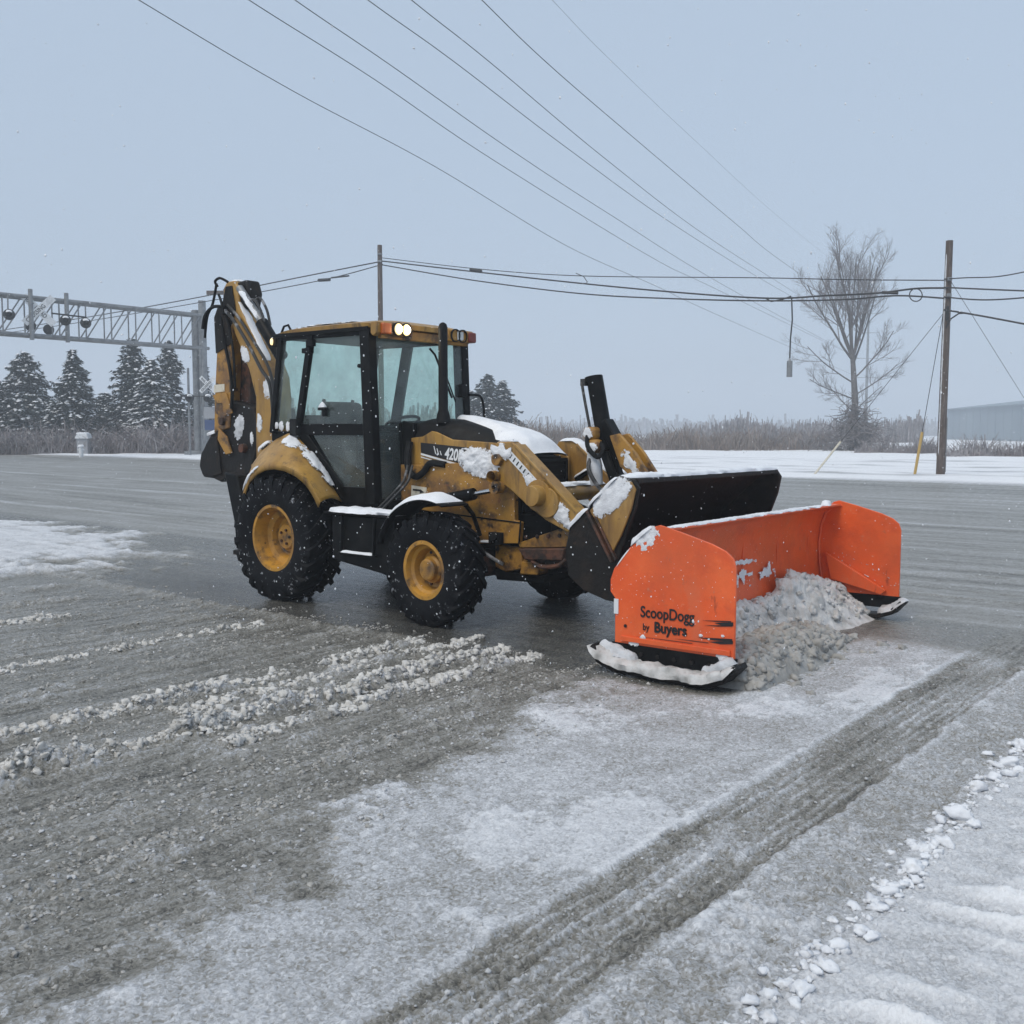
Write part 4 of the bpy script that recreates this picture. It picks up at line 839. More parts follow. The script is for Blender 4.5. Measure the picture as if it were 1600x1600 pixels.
def fender_snow(u0, u1, v0, v1, th, seed):
    nu, nv = 34, 20; vs = []; ok = []; ms = []
    for j in range(nv + 1):
        for i in range(nu + 1):
            u, v = u0 + (u1 - u0) * i / nu, v0 + (v1 - v0) * j / nv; p = Vector(FF(u, v)); e = Vector(FF(min(1, u + .01), v)) - Vector(FF(max(0, u - .01), v)); g = Vector(FF(u, min(1, v + .02))) - Vector(FF(u, max(0, v - .02)))
            n = e.cross(g).normalized(); n = n if n.y < 0 or n.z > .2 else -n
            n = n if n.z > 0 else -n
            I, J = 2 * i / nu - 1, 2 * j / nv - 1
            m = 1 - abs(I) ** 2.5 - abs(J) ** 2.5 + .9 * mnoise.noise(p * 9 + Vector((seed, 0, 0))) + .5 * mnoise.noise(p * 28 + Vector((0, seed, 0)))
            ms.append(m); ok.append(m > 0); vs.append(p + n * (.006 + th * math.sqrt(max(0, min(1, m)))))
    Wd = nu + 1; fs = [(j * Wd + i, j * Wd + i + 1, (j + 1) * Wd + i + 1, (j + 1) * Wd + i) for j in range(nv) for i in range(nu) if ok[j * Wd + i] and ok[j * Wd + i + 1] and ok[(j + 1) * Wd + i] and ok[(j + 1) * Wd + i + 1]]
    used = sorted({k for f in fs for k in f}); mp = {k: i for i, k in enumerate(used)}
    me = bpy.data.meshes.new('snow_patch'); me.from_pydata([vs[k] for k in used], [], [tuple(mp[k] for k in f) for f in fs]); me.polygons.foreach_set('use_smooth', [True] * len(me.polygons))
    a_ = me.attributes.new('cover', 'FLOAT', 'POINT'); a_.data.foreach_set('value', [min(1.0, max(0.0, ms[k])) for k in used]); link('snow_patch', me, MT['powder'], FEN)
fender_snow(.60, .92, .42, 1.0, .035, 3); fender_snow(.44, .62, .45, .9, .02, 7); fender_snow(.20, .34, .75, 1.05, .05, 11); fender_snow(.48, .55, .85, 1.0, .03, 17); fender_snow(.02, .30, -.02, .10, .015, 23)
# ---- mudguards over the front wheels
for sgn in (-1, 1):
    def mg(u, v): a = R(163 - 95 * u); r = .60; return (2.10 + r * math.cos(a) * 1.0, sgn * (1.08 - .34 * v), .50 + r * math.sin(a) * .98 + .0)
    g_ = part('mudguard', MB().grid(mg, 20, 4), 'black', 0, ang=60, solid=.012)
    part('mudguard_stay', MB().tube([(2.3, sgn * .75, 1.04), (2.25, sgn * .60, .95), (2.2, sgn * .45, .75)], .02, 8), 'black', 0, g_)
    if sgn < 0:
        def mgs(u, v): a = R(148 - 74 * u); r = .607 + .05 * min(1, 5 * u, 5 * (1 - u)) ** .7 * min(1, 5 * v, 5 * (1 - v)) ** .6 * (1 + .3 * mnoise.noise(Vector((u * 6, v * 3, 5)))); return (2.10 + r * math.cos(a), sgn * (1.085 - .34 * v), .50 + r * math.sin(a) * .98)
        part('snow_layer', MB().grid(mgs, 34, 8), 'snow', 0, g_, ang=80)

# ---- backhoe folded up at the rear
part('swing_frame', MB().prism([(-.55, .50), (-.55, 1.25), (-.95, 1.25), (-1.15, 1.05), (-1.15, .55)], -.55, .55).prism([(-1.1, .60), (-1.1, 1.25), (-1.45, 1.15), (-1.45, .66)], -.16, .16), 'black', .015)
for sgn in (-1, 1):
    sb_ = part('stabiliser', MB().prism([(-.92, 1.25), (-.70, 1.22), (-.50, .70), (-.58, .45), (-.74, .45), (-.76, .72)], sgn * .84, sgn * .98), 'black', .015)
    part('foot_pad', MB().box((-.64, sgn * .90, .42), (.20, .24, .05)), 'steel', .01, sb_)
boomP = [(-1.70, 1.20), (-1.695, 1.56), (-1.683, 2.08), (-1.80, 2.40), (-1.915, 2.60), (-2.06, 2.83), (-2.14, 3.0), (-2.25, 3.17), (-2.28, 3.38), (-2.20, 3.46), (-2.06, 3.46), (-1.98, 3.38), (-1.97, 3.18), (-1.84, 2.98), (-1.66, 2.75), (-1.48, 2.52), (-1.36, 2.30), (-1.33, 2.05), (-1.36, 1.55), (-1.38, 1.20)]
bm_ = part('boom', MB().prism(boomP, -.13, .13), 'yellow', .02); bm_.location = (0, .12, 0)
part('boom_foot', MB().prism([(-1.74, 1.30), (-1.32, 1.30), (-1.28, .80), (-1.46, .70), (-1.66, .80)], -.18, .18), 'yellow_dirty', .02, bm_)
part('boom_head', MB().prism([(-2.07, 3.44), (-1.86, 3.46), (-1.80, 3.30), (-1.86, 3.10), (-2.00, 3.16)], -.10, .10), 'steel', .03, bm_)
snow_patch(bm_, (-1.86, -.135, 2.58), (.55, 0, -.8), (.8, 0, .55), .26, .15, .02, 61, rag=.5, res=.012)
snow_patch(bm_, (-1.44, -.135, 2.19), (.2, 0, 1), (-1, 0, .2), .28, .17, .025, 62, rag=.6, res=.012)
snow_patch(bm_, (-1.60, -.135, 1.78), (0, 0, 1), (-1, 0, 0), .22, .12, .02, 63, rag=.8, res=.012)
snow_patch(bm_, (-2.12, -.135, 3.06), (0, 0, 1), (-1, 0, 0), .14, .10, .02, 64, rag=.7, res=.012)
snow_strip(bm_, [(-1.99, -.09, 3.22), (-1.72, -.09, 2.85), (-1.46, -.09, 2.50)], .10, .02, 65)
snow_strip(bm_, [(-2.22, 0, 3.45), (-2.06, 0, 3.465)], .2, .03, 66)
stick = part('stick', MB().prism([(-2.40, 3.10), (-2.20, 3.25), (-2.10, 2.95), (-2.10, 2.70), (-2.14, 2.20), (-2.20, 1.72), (-2.52, 1.66), (-2.49, 2.10), (-2.42, 2.66)], -.30, -.16), 'yellow_dirty', .015); stick.location = (0, .28, 0)
part('stick_back', MB().prism([(-2.42, 3.10), (-2.06, 3.00), (-2.0, 2.60), (-1.97, 2.05), (-2.0, 1.7), (-2.50, 1.7), (-2.48, 2.10), (-2.43, 2.66)], -.155, .05), 'rust', .015, stick)
part('stick_top', MB().prism([(-2.44, 3.05), (-2.34, 3.20), (-2.13, 3.05), (-2.11, 2.72), (-2.42, 2.62)], -.315, -.302), 'steel', .004, stick)
part('sticker', MB().slab([(-2.49, -.304, 2.15), (-2.27, -.304, 2.16), (-2.27, -.304, 2.25), (-2.485, -.304, 2.245)], .004), 'label', 0, stick)
part('link_bracket', MB().prism([(-2.50, 2.12), (-2.22, 2.14), (-2.10, 1.90), (-2.28, 1.86), (-2.30, 2.02), (-2.44, 2.02)], -.32, -.305), 'yellow_dirty', .004, stick)
# cylinders and hoses along the boom
sc_ = part('stick_cylinder', MB().tube([(-1.52, -.02, 2.93), (-1.16, -.02, 2.52)], .075, 16), 'black', .004)
part('cylinder_rod', MB().tube([(-1.93, -.02, 3.36), (-1.50, -.02, 2.92)], .045, 12), 'greysteel', 0, sc_)
snow_strip(sc_, [(-1.88, -.04, 3.32), (-1.54, -.04, 2.97)], .08, .035, 71)
part('hydraulic_hose', MB().tube(smooth_path([(-1.70, -.04, 3.20), (-1.60, -.04, 3.18), (-1.48, -.04, 3.02), (-1.42, -.04, 2.86)]), .016, 8).tube(smooth_path([(-1.74, .04, 3.20), (-1.62, .04, 3.22), (-1.50, .04, 3.08), (-1.44, .04, 2.9)]), .016, 8), 'grey_hose', 0, sc_)
part('hydraulic_hose', MB().tube(smooth_path([(-2.20, -.16, 3.12), (-2.0, -.18, 2.98), (-1.72, -.18, 2.68), (-1.50, -.18, 2.40), (-1.36, -.16, 2.2), (-1.32, -.15, 1.7)]), .02, 8).tube(smooth_path([(-2.16, -.15, 3.18), (-1.95, -.15, 3.02), (-1.66, -.15, 2.72), (-1.40, -.15, 2.42), (-1.30, -.15, 2.1), (-1.28, -.15, 1.7)]), .018, 8), 'grey_hose', 0, bm_)
part('hydraulic_hose', MB().tube(smooth_path([(-2.28, -.2, 3.40), (-2.30, -.22, 3.46), (-2.20, -.22, 3.49), (-2.10, -.18, 3.44)]), .016, 8).tube(smooth_path([(-2.30, -.2, 3.44), (-2.33, -.24, 3.2), (-2.42, -.26, 3.05), (-2.45, -.28, 2.8)]), .016, 8).tube(smooth_path([(-2.18, -.16, 3.15), (-2.30, -.25, 3.16), (-2.40, -.30, 3.06), (-2.43, -.32, 2.9)]), .02, 8).tube(smooth_path([(-2.26, -.2, 3.3), (-2.14, -.25, 3.2), (-2.10, -.25, 3.05)]), .016, 8), 'trim', 0, bm_)
part('hydraulic_hose', MB().tube(smooth_path([(-2.30, -.30, 3.05), (-2.22, -.34, 2.8), (-2.12, -.34, 2.5), (-2.08, -.33, 2.2), (-2.1, -.33, 1.95)]), .02, 8).tube(smooth_path([(-2.24, -.31, 3.12), (-2.12, -.33, 2.95), (-2.04, -.33, 2.6), (-2.02, -.33, 2.2)]), .016, 8), 'trim', 0, stick)
part('grime_plate', MB().prism([(-2.30, 3.16), (-2.20, 3.40), (-2.08, 3.40), (-2.02, 3.12), (-2.12, 2.92), (-2.2, 3.0)], -.145, -.131), 'steel', .004, bm_)
part('bucket_cylinder', MB().tube([(-2.02, -.05, 2.98), (-2.0, -.05, 2.35)], .06, 14).tube([(-2.0, -.05, 2.4), (-2.02, -.05, 1.95)], .03, 10), 'rust', .003, stick)
# digging bucket, curled under
bp = [(-2.64, 1.62), (-2.50, 1.76), (-2.36, 2.02), (-2.20, 2.06), (-1.72, 1.96), (-1.66, 1.70), (-1.70, 1.45), (-1.80, 1.22), (-2.02, 1.08), (-2.32, 1.10), (-2.44, 1.06), (-2.60, 1.10), (-2.80, 1.11), (-2.88, 1.22), (-2.86, 1.36), (-2.74, 1.52)]
db = part('digging_bucket', MB().prism(bp, -.32, .28), 'steel', .02); db.location = (0, .32, 0)
part('side_plate', MB().prism([(-2.60, 1.60), (-2.46, 1.62), (-2.42, 1.40), (-2.38, 1.16), (-2.60, 1.12), (-2.78, 1.14), (-2.84, 1.25), (-2.80, 1.40)], -.345, -.325), 'steel', .008, db)
for k in range(4): part('bucket_tooth', MB().prism([(-2.36, 1.14), (-2.20, 1.10), (-1.98, .97), (-2.0, .94), (-2.30, 1.02)], -.31 + k * .18, -.25 + k * .18), 'steel', .006, db)
part('bucket_link', MB().prism([(-2.40, 1.72), (-2.24, 1.62), (-2.14, 1.42), (-2.26, 1.40), (-2.42, 1.58)], -.36, -.335), 'yellow_dirty', .006, db)
part('pivot_pin', MB().lathe([(0, .06), (.05, .06), (.055, 0)], (-1.92, -.32, 1.48), (0, -1, 0), 14).lathe([(0, .05), (.045, .05), (.05, 0)], (-2.32, -.33, 1.80), (0, -1, 0), 14), 'rust', 0, db)
snow_patch(db, (-2.02, -.325, 1.74), (.3, 0, 1), (-1, 0, .3), .34, .20, .03, 81, 'snow_wet', rag=.7, res=.014)
snow_strip(db, [(-2.66, -.25, 1.63), (-2.52, -.25, 1.66)], .18, .05, 82)
snow_strip(db, [(-2.44, -.31, 1.70), (-2.38, -.31, 1.80)], .05, .03, 83)
snow_patch(db, (-1.78, -.325, 1.60), (0, 0, 1), (-1, 0, 0), .16, .08, .02, 84, rag=.7, res=.012)

# ================================================================== the snow pusher hung on the bucket
PU = empty('snow_pusher', (MX, MY, 0), -R(MH), label='orange steel snow pusher box with black lettering on its end plate', cat='snow pusher')
MT['pile'] = snow_mat('soiled_piled_snow', (.60, .60, .595), (.28, .275, .26), 8, .006)
MT['roll'] = snow_mat('brown_slush', (.40, .392, .372), (.20, .194, .18), 6, .006)
YN, YF = -1.33, 1.83
endp = [(4.245, .19), (5.165, .20), (5.165, .80), (5.145, .86), (5.09, .905), (4.99, .945), (4.75, 1.01), (4.60, 1.045), (4.55, 1.03), (4.36, .875), (4.235, .72), (4.205, .64), (4.205, .555), (4.245, .51)]
plates = []
for y, sg in ((YN, -1), (YF, 1)):
    p = MB().prism(endp, y - .010, y + .010).build('end_plate', MT['orange'], PU, .004); plates.append(p)
    MB().prism([(4.22, .20), (5.18, .21), (5.16, .10), (4.28, .09)], y - .016, y + .016).build('wear_plate', MT['black'], PU, .004)
    sk = [(4.10, .16), (4.16, .06), (4.30, .012), (4.70, .004), (5.02, .012), (5.14, .06), (5.23, .16), (5.21, .19), (5.12, .10), (5.0, .05), (4.7, .04), (4.32, .05), (4.19, .10), (4.13, .19)]
    sh = MB().prism(sk, y - .12, y + .06).build('skid_shoe', MT['steel'], PU, .006)
    if sg < 0:
        snow_strip(sh, [(4.08, y - .07, .17), (4.18, y - .07, .10), (4.35, y - .08, .055), (4.7, y - .09, .042), (5.0, y - .09, .05), (5.14, y - .07, .10), (5.21, y - .06, .18)], .15, .060, 91, 'pile', .018, .55)
        snow_strip(sh, [(4.12, y - .02, .16), (4.3, y - .03, .12), (4.45, y - .03, .09)], .09, .055, 92, 'snow_wet', .014, .6)
        snow_strip(sh, [(4.95, y - .03, .09), (5.1, y - .03, .14), (5.19, y - .03, .19)], .09, .05, 93, 'snow_wet', .014, .6)
    else:
        snow_strip(sh, [(5.0, y - .05, .05), (5.14, y - .05, .10), (5.25, y - .05, .19)], .14, .05, 94, 'snow_wet', .02, .6)
# curved mouldboard between the plates
mbp = [(4.62, 1.00), (4.54, .985), (4.47, .93), (4.43, .82), (4.41, .65), (4.42, .45), (4.45, .28), (4.50, .16)]
def skin(P, th): return P + [(x - th, z) for x, z in P[::-1]]
bl = MB().prism(skin(mbp, .014), YN + .012, YF - .012).build('mouldboard', MT['orange'], PU, 0)
MB().box((4.585, (YN + YF) / 2, 1.006), (.075, YF - YN - .03, .016)).build('top_edge', MT['orange'], bl, .003)
MB().prism([(4.47, .20), (4.51, .20), (4.54, .035), (4.50, .035)], YN + .02, YF - .02).build('rubber_edge', MT['rubber'], bl, .004)
for k in range(5):
    y = YN + .3 + k * .65; MB().prism([(4.40, .92), (4.43, .92), (4.41, .3), (4.34, .3), (4.31, .6)], y - .012, y + .012).build('rib', MT['orange'], bl, .003)
MB().bar((4.36, YN + .1, .86), (4.36, YF - .1, .86), .05, .06).bar((4.35, YN + .1, .33), (4.35, YF - .1, .33), .05, .06).build('back_rail', MT['orange'], bl, .004)
for k in range(7): MB().lathe([(.016, 0), (.016, .012), (0, .012)], (4.34 + .13 * k, YN - .016, .145), (0, -1, 0), 6).build('bolt', MT['steel'], PU)
for y in (YN + .014, YF - .014): MB().tube([(x + .012, y, z) for x, z in mbp], .011, 6).build('weld_bead', MT['orange'], bl)
MB().bar((4.30, YN - .018, .235), (5.14, YN - .018, .245), .016, .035).build('rub_strip', MT['orange'], PU, .003)
# far plate brace
MB().prism([(4.56, .32), (5.02, .22), (5.06, .26), (4.62, .50), (4.50, .56)], YF - .06, YF - .02).build('brace', MT['orange'], PU, .004)
snow_strip(bl, [(4.585, YN + .03, 1.014), (4.585, .2, 1.014), (4.585, YF - .25, 1.014)], .075, .016, 95, 'snow', .02, .5)
snow_strip(bl, [(4.585, 1.50, 1.016), (4.585, 1.62, 1.016)], .08, .05, 96, 'snow', .01, .3)
NP = plates[0]; yy = YN - .0125
snow_strip(NP, [(4.37, YN, .89), (4.54, YN, 1.03)], .05, .03, 97, 'snow', .015, .5)
snow_patch(NP, (4.50, yy + .002, .945), (.75, 0, .6), (-.6, 0, .75), .26, .12, .014, 98, rag=1.0, res=.009, power=2)
snow_strip(NP, [(4.25, YN, .73), (4.37, YN, .88)], .03, .012, 99, 'snow', .02, .4)
# lettering and marks on the near plate
text_mesh('lettering', 'ScoopDogg', .108, MT['ink'], NP, (4.455, yy - .001, .405), (1, 0, .02), (0, 0, 1), .001, 0, 0, .83, .0022)
text_mesh('lettering', 'by', .066, MT['ink'], NP, (4.475, yy - .001, .315), (1, 0, .02), (0, 0, 1), .001, 0, 0, .85, .001)
text_mesh('lettering', 'Buyers', .100, MT['ink'], NP, (4.565, yy - .001, .312), (1, 0, .02), (0, 0, 1), .001, 0, 0, .92, .0040)
for (x0, z0, x1, z1, w) in ((4.93, .436, 5.14, .452, .008), (4.95, .405, 5.15, .425, .010), (5.02, .43, 5.155, .435, .026), (4.90, .318, 5.15, .330, .018), (4.98, .30, 5.155, .315, .024), (4.72, .288, 4.98, .292, .005), (4.42, .265, 4.86, .272, .004)):
    MB().slab([(x0, yy - .001, z0), ((x0 + x1) / 2, yy - .001, (z0 + z1) / 2 - w * .5), (x1, yy - .001, z1 - w * .3), (x1, yy - .001, z1 + w * .6), ((x0 + x1) / 2, yy - .001, (z0 + z1) / 2 + w * .35)], .0015).build('scuff_mark', MT['ink'], NP)
MB().box((4.258, yy - .002, .455), (.036, .006, .105)).build('reflector', MT['white'], NP)
MB().lathe([(.012, 0), (.012, .006), (0, .006)], (4.335, yy, .325), (0, -1, 0), 10).build('bolt', MT['ink'], NP)
for x, z, a in ((4.475, .262, .05), (4.92, .335, .035), (5.08, .352, .03), (4.98, .318, .025), (5.0, .24, .04), (4.86, .245, .035), (4.40, .21, .09), (5.08, .22, .10)): snow_patch(NP, (x, yy, z), (1, 0, 0), (0, 0, 1), a, a * .8, .014, int(x * 1000), rag=.7, res=.006)
FP = plates[1]
for k_, (x_, z_, a_, b_) in enumerate(((4.70, .24, .85, .08), (4.95, .30, .35, .12))): snow_patch(NP, (x_, yy + .001, z_), (1, 0, 0), (0, 0, 1), a_, b_, .004, 130 + k_, rag=1.1, res=.012, keep=-.75)
for k_ in range(5): snow_patch(bl, (4.432 + .002 * k_, -1.0 + k_ * .42, .50), (0, 1, 0), (.02, 0, 1), .5, .22, .006, 140 + k_, rag=1.2, res=.014, keep=-.6)
snow_patch(FP, (4.86, YF - .012, .43), (-.9, 0, .4), (.4, 0, .9), .62, .10, .03, 104, 'snow_wet', rag=.9, res=.014)
snow_patch(bl, (4.44, .25, .62), (0, 1, -.03), (0, 0, 1), .5, .05, .012, 105, rag=.9, res=.012)

# slush piled up inside the pusher and spilling forward at its near end
def pile_h(x, y):
    fn = sst(4.40, 4.50, x)
    top = np.interp(y, [-1.35, -1.1, -.6, -.1, .35, .62, .72, .95, 1.2, 1.5, 1.85], [.38, .38, .35, .32, .30, .32, .42, .47, .42, .36, .27])
    front = np.interp(y, [-1.35, -.9, -.2, .5, .8, 1.2, 1.85], [4.90, 4.86, 4.78, 4.76, 4.92, 5.02, 5.05])
    k = 1 - sst(0, 1, (x - 4.52) / np.maximum(.1, front - 4.52)); return top * k ** .9 * fn
nxp, nyp = 90, 300
PX, PY = np.meshgrid(np.linspace(4.44, 5.12, nxp), np.linspace(YN + .015, YF - .015, nyp))
w_, id_ = worley(PX * 16, PY * 16, 9); w2_, id2_ = worley(PX * 34, PY * 34, 10)
PZ = pile_h(PX, PY) * (1 + .12 * fbm(PX * 5, PY * 5, 70, 3)); PZ = PZ + np.clip(PZ * 8, 0, 1) * (.014 * dome(w2_, .5) + .07 * fbm(PX * 7, PY * 7, 71, 4) + .035 * np.abs(fbm(PX * 15, PY * 15, 75, 3))) - .012
# overhanging uneven face
PXd = PX + .05 * fbm(PY * 6, PZ * 8, 72, 3) * np.clip(PZ * 4, 0, 1)
PXd = np.clip(PXd, 4.44, 5.14)
i_ = np.arange(nxp * nyp).reshape(nyp, nxp); Fq = np.stack([i_[:-1, :-1], i_[:-1, 1:], i_[1:, 1:], i_[1:, :-1]], -1).reshape(-1, 4)
me = np_mesh('slush_pile', np.stack([PXd.ravel(), PY.ravel(), PZ.ravel()], 1), Fq)
sp = link('slush_pile', me, MT['pile']); sp.location = (MX, MY, 0); sp.rotation_euler = (0, 0, -R(MH)); tag(sp, 'grey-white slush heaped inside the orange pusher', 'slush', kind='stuff')
# the brown roll of slush on the road in front of the blade
def roll_h(x, y):
    c = np.interp(y, [-1.6, -1.2, -.4, .4, .9], [5.10, 5.06, 4.99, 4.93, 4.90]); w = np.interp(y, [-1.6, -1.3, -.2, .5, .95], [.10, .20, .26, .22, .04])
    return np.interp(y, [-1.31, -1.24, -1.0, -.2, .4, .95], [.0, .17, .23, .21, .15, .0]) * np.clip(1 - ((x - c) / (w * 1.35)) ** 2, 0, 1) ** .75
nxp, nyp = 90, 260
PX, PY = np.meshgrid(np.linspace(4.60, 5.48, nxp), np.linspace(-1.50, .98, nyp)); w_, id_ = worley(PX * 15, PY * 15, 19); w2_, _ = worley(PX * 30, PY * 30, 20)
PZ = roll_h(PX, PY); k_ = np.clip(PZ * 12, 0, 1); PZ = PZ * (1 + .2 * fbm(PX * 6, PY * 6, 80, 3)) + k_ * (.018 * dome(w2_, .5)) - .02
i_ = np.arange(nxp * nyp).reshape(nyp, nxp); Fq = np.stack([i_[:-1, :-1], i_[:-1, 1:], i_[1:, 1:], i_[1:, :-1]], -1).reshape(-1, 4)
me = np_mesh('slush_roll', np.stack([PX.ravel(), PY.ravel(), PZ.ravel()], 1), Fq)
sp = link('slush_roll', me, MT['roll']); sp.location = (MX, MY, 0); sp.rotation_euler = (0, 0, -R(MH)); tag(sp, 'brownish roll of lumpy slush on the road before the pusher', 'slush', kind='stuff')
pp, ss = [], []
for _ in range(1100):
    y = rs.uniform(-1.28, .85); x = 4.98 + .22 * rs.randn(); z = float(roll_h(np.array(x), np.array(y)))
    if z < .01 and rs.rand() < .8: continue
    r = .014 + .036 * rs.rand() ** 1.7; pp.append((MX + x * B0 + y * A0, MY + x * B1 + y * A1, max(.004, z - .020))); ss.append(r)
tag(scatter('slush_clods', pp, ss, MT['roll'], 1, 33, amp=.9, flat=.8), 'crumbly clods of slush on the roll before the pusher', 'slush', kind='stuff')
pp, ss = [], []
for _ in range(420):
    y = rs.uniform(-1.25, 1.75); x = rs.uniform(4.48, 5.0); z = float(pile_h(np.array(x), np.array(y)))
    if z < .05: continue
    pp.append((MX + x * B0 + y * A0, MY + x * B1 + y * A1, z - .002)); ss.append(.008 + .036 * rs.rand() ** 2.4)
tag(scatter('snow_clods', pp, ss, MT['pile'], 1, 34, amp=.9, flat=.85), 'soiled lumps of snow heaped against the orange mouldboard', 'slush', kind='stuff')

# ================================================================== poles, cables, crossing, trees, far things
MT['wood'] = simple('weathered_pole_wood', (.085, .062, .05), .8, 0, [((.17, .14, .125), 3, .45, .7, (6, 6, .5)), ((.04, .032, .03), 9, .52, .66, (4, 4, .4))], (30, .004))
MT['wood_snow'] = simple('snow_plastered_wood', (.33, .32, .34), .8, 0, [((.12, .095, .09), 4, .55, .7, (2, 2, .3))])
MT['cable'] = simple('black_cable', (.022, .022, .025), .6)
MT['guard'] = simple('yellow_guy_guard', (.50, .33, .10), .5)
MT['needles'] = simple('spruce_needles', (.020, .031, .028), .8, 0, [((.038, .050, .044), .8, .4, .7), ((.011, .018, .018), 1.6, .5, .7)], spec=.15)
MT['bark'] = simple('grey_bark', (.10, .09, .086), .85, 0, [((.17, .16, .158), 2.5, .45, .7)])
MT['twig'] = simple('bare_twigs', (.14, .122, .12), .85, 0, [((.28, .265, .26), .9, .45, .75)])
MT['reed'] = simple('dead_reeds', (.20, .155, .125), .85, 0, [((.33, .285, .26), .35, .42, .7), ((.12, .09, .08), 1.2, .5, .7)])
MT['brush'] = simple('dead_brush', (.20, .17, .168), .85, 0, [((.42, .40, .41), .5, .42, .68), ((.11, .09, .09), 1.4, .5, .7)])
MT['shed'] = simple('blue_grey_cladding', (.17, .215, .25), .6, 0, [((.22, .27, .30), .05, .4, .7)])
MT['signal_black'] = simple('signal_black', (.015, .015, .016), .55)
MT['blue'] = simple('blue_sign', (.03, .06, .16), .5)
MT['boxgrey'] = simple('grey_cabinet', (.30, .31, .33), .5)

PR, PC = (15.85, 36.7), (-7.36, 56.2)
QL = (2 * PC[0] - PR[0], 2 * PC[1] - PR[1]); QR = (2 * PR[0] - PC[0], 2 * PR[1] - PC[1])
def top_z(px, py, Y): return at(px, py, Y).z
# ---- utility poles
def pole(loc, ztop, r0, r1, label, lean=0):
    e = empty('utility_pole', (loc[0], loc[1], 0), label=label, cat='utility pole', group='utility poles along the far side of the road')
    MB().tube([(0, 0, -.3), (lean * .5, 0, ztop / 2), (lean, 0, ztop)], [r0, (r0 + r1) / 2, r1], 14).build('shaft', MT['wood'], e, .01)
    return e
zr = top_z(1477, 376, PR[1]); zc = top_z(597, 383, PC[1])
pr = pole(PR, zr, .16, .125, 'dark wooden utility pole on the snowy verge at the right, with guy wires', .04)
pc = pole(PC, zc, .17, .13, 'pale brown utility pole rising behind the cab roof of the backhoe')
snow_strip(pr, [(-.12, -.06, .6), (-.10, -.06, 3.5), (-.08, -.06, zr - .5)], .05, .03, 110, 'snow_wet', .12, .4, 'snow_streak', side=(.4, -1, 0))
for z in (at(1475, 437, PR[1]).z, at(1475, 462, PR[1]).z): MB().box((.02, -.16, z), (.16, .10, .12)).build('clamp', MT['greysteel'], pr, .01)
MB().box((-.02, -.15, at(1470, 490, PR[1]).z), (.10, .12, .5)).build('junction_box', MT['signal_black'], pr, .02)
MB().tube([(.14, -.05, .2), (.15, -.05, 2.2)], .035, 8).build('cable_riser', MT['greysteel'], pr)
for z in (zc - .5, zc - .9): MB().box((0, -.15, z), (.22, .12, .10)).build('clamp', MT['greysteel'], pc, .01)
plx = at(352, 470, 74); pl = pole((plx.x, 74), at(352, 452, 74).z, .17, .13, 'utility pole with crossarm half hidden behind the folded digging arm')
MB().box((-.55, -.2, at(352, 458, 74).z), (1.5, .12, .30)).build('crossarm', MT['wood'], pl, .01)

# ---- cables
def cable(label, pts, r, P, Q, cat='cable', group=None, extra=None, name='overhead_cable'):
    W3 = [on_line(px, py, P, Q) for px, py in pts]
    # smooth through the points
    out = []
    for i in range(len(W3) - 1):
        p0, p1, p2, p3 = W3[max(i - 1, 0)], W3[i], W3[i + 1], W3[min(i + 2, len(W3) - 1)]
        for k in range(8):
            t = k / 8; out.append(.5 * ((2 * p1) + (p2 - p0) * t + (2 * p0 - 5 * p1 + 4 * p2 - p3) * t * t + (3 * p1 - p0 - 3 * p2 + p3) * t ** 3))
    out.append(W3[-1]); o = MB().tube(out, r, 6).build(name, MT['cable'], None); tag(o, label, cat, group); return o
G1 = 'cables strung between the utility poles'
cable('thin topmost cable between the two utility poles right of the cab', [(598, 403), (745, 420), (905, 431), (1180, 434), (1330, 437), (1475, 438)], .022, PC, PR, group=G1)
c2 = cable('thick middle cable from the pole behind the cab to the right pole', [(598, 408), (745, 425), (910, 443), (1060, 457), (1200, 466), (1290, 462), (1370, 458), (1430, 451), (1475, 450)], .038, PC, PR, group=G1)
c3 = cable('lowest thick cable from the pole behind the cab to the right pole', [(598, 414), (740, 438), (910, 459), (1060, 467), (1200, 470), (1320, 468), (1400, 462), (1475, 466)], .034, PC, PR, group=G1)
cl1 = cable('upper cable running left and down from the pole behind the cab', [(598, 408), (470, 433), (345, 458), (210, 483), (90, 503), (-40, 522)], .035, PC, QL, group=G1)
cl2 = cable('lower cable with a splice case left of the pole behind the cab', [(598, 413), (520, 434), (430, 452), (345, 467), (210, 490), (90, 509), (-40, 527)], .028, PC, QL, group=G1)
cable('uppermost cable leaving the right pole towards the right edge', [(1475, 436), (1510, 434), (1560, 432), (1620, 421), (1700, 405), (1850, 365)], .022, PR, QR, group=G1)
cable('second cable leaving the right pole, nearly level', [(1475, 449), (1540, 452), (1620, 455), (1700, 456), (1850, 440)], .030, PR, QR, group=G1)
cable('third cable leaving the right pole with a slight sag', [(1475, 464), (1520, 468), (1560, 468), (1620, 463), (1700, 452), (1850, 420)], .028, PR, QR, group=G1)
cd = cable('thick lowest cable dropping from the right pole to the right edge', [(1475, 484), (1530, 493), (1620, 510), (1700, 526), (1850, 556)], .036, PR, QR, group=G1)
def sub_tube(name, pts, r, P, Q, parent, mat='cable'): return MB().tube([on_line(px, py, P, Q) for px, py in pts], r, 6).build(name, MT[mat], parent)
sub_tube('drop_loop', [(1478, 512), (1486, 498), (1498, 490), (1510, 489)], .028, PR, QR, cd)
sub_tube('coil', [(1431 + 10 * math.cos(a), 461 + 10 * math.sin(a)) for a in [k * math.pi / 8 for k in range(17)]], .022, PC, PR, c2)
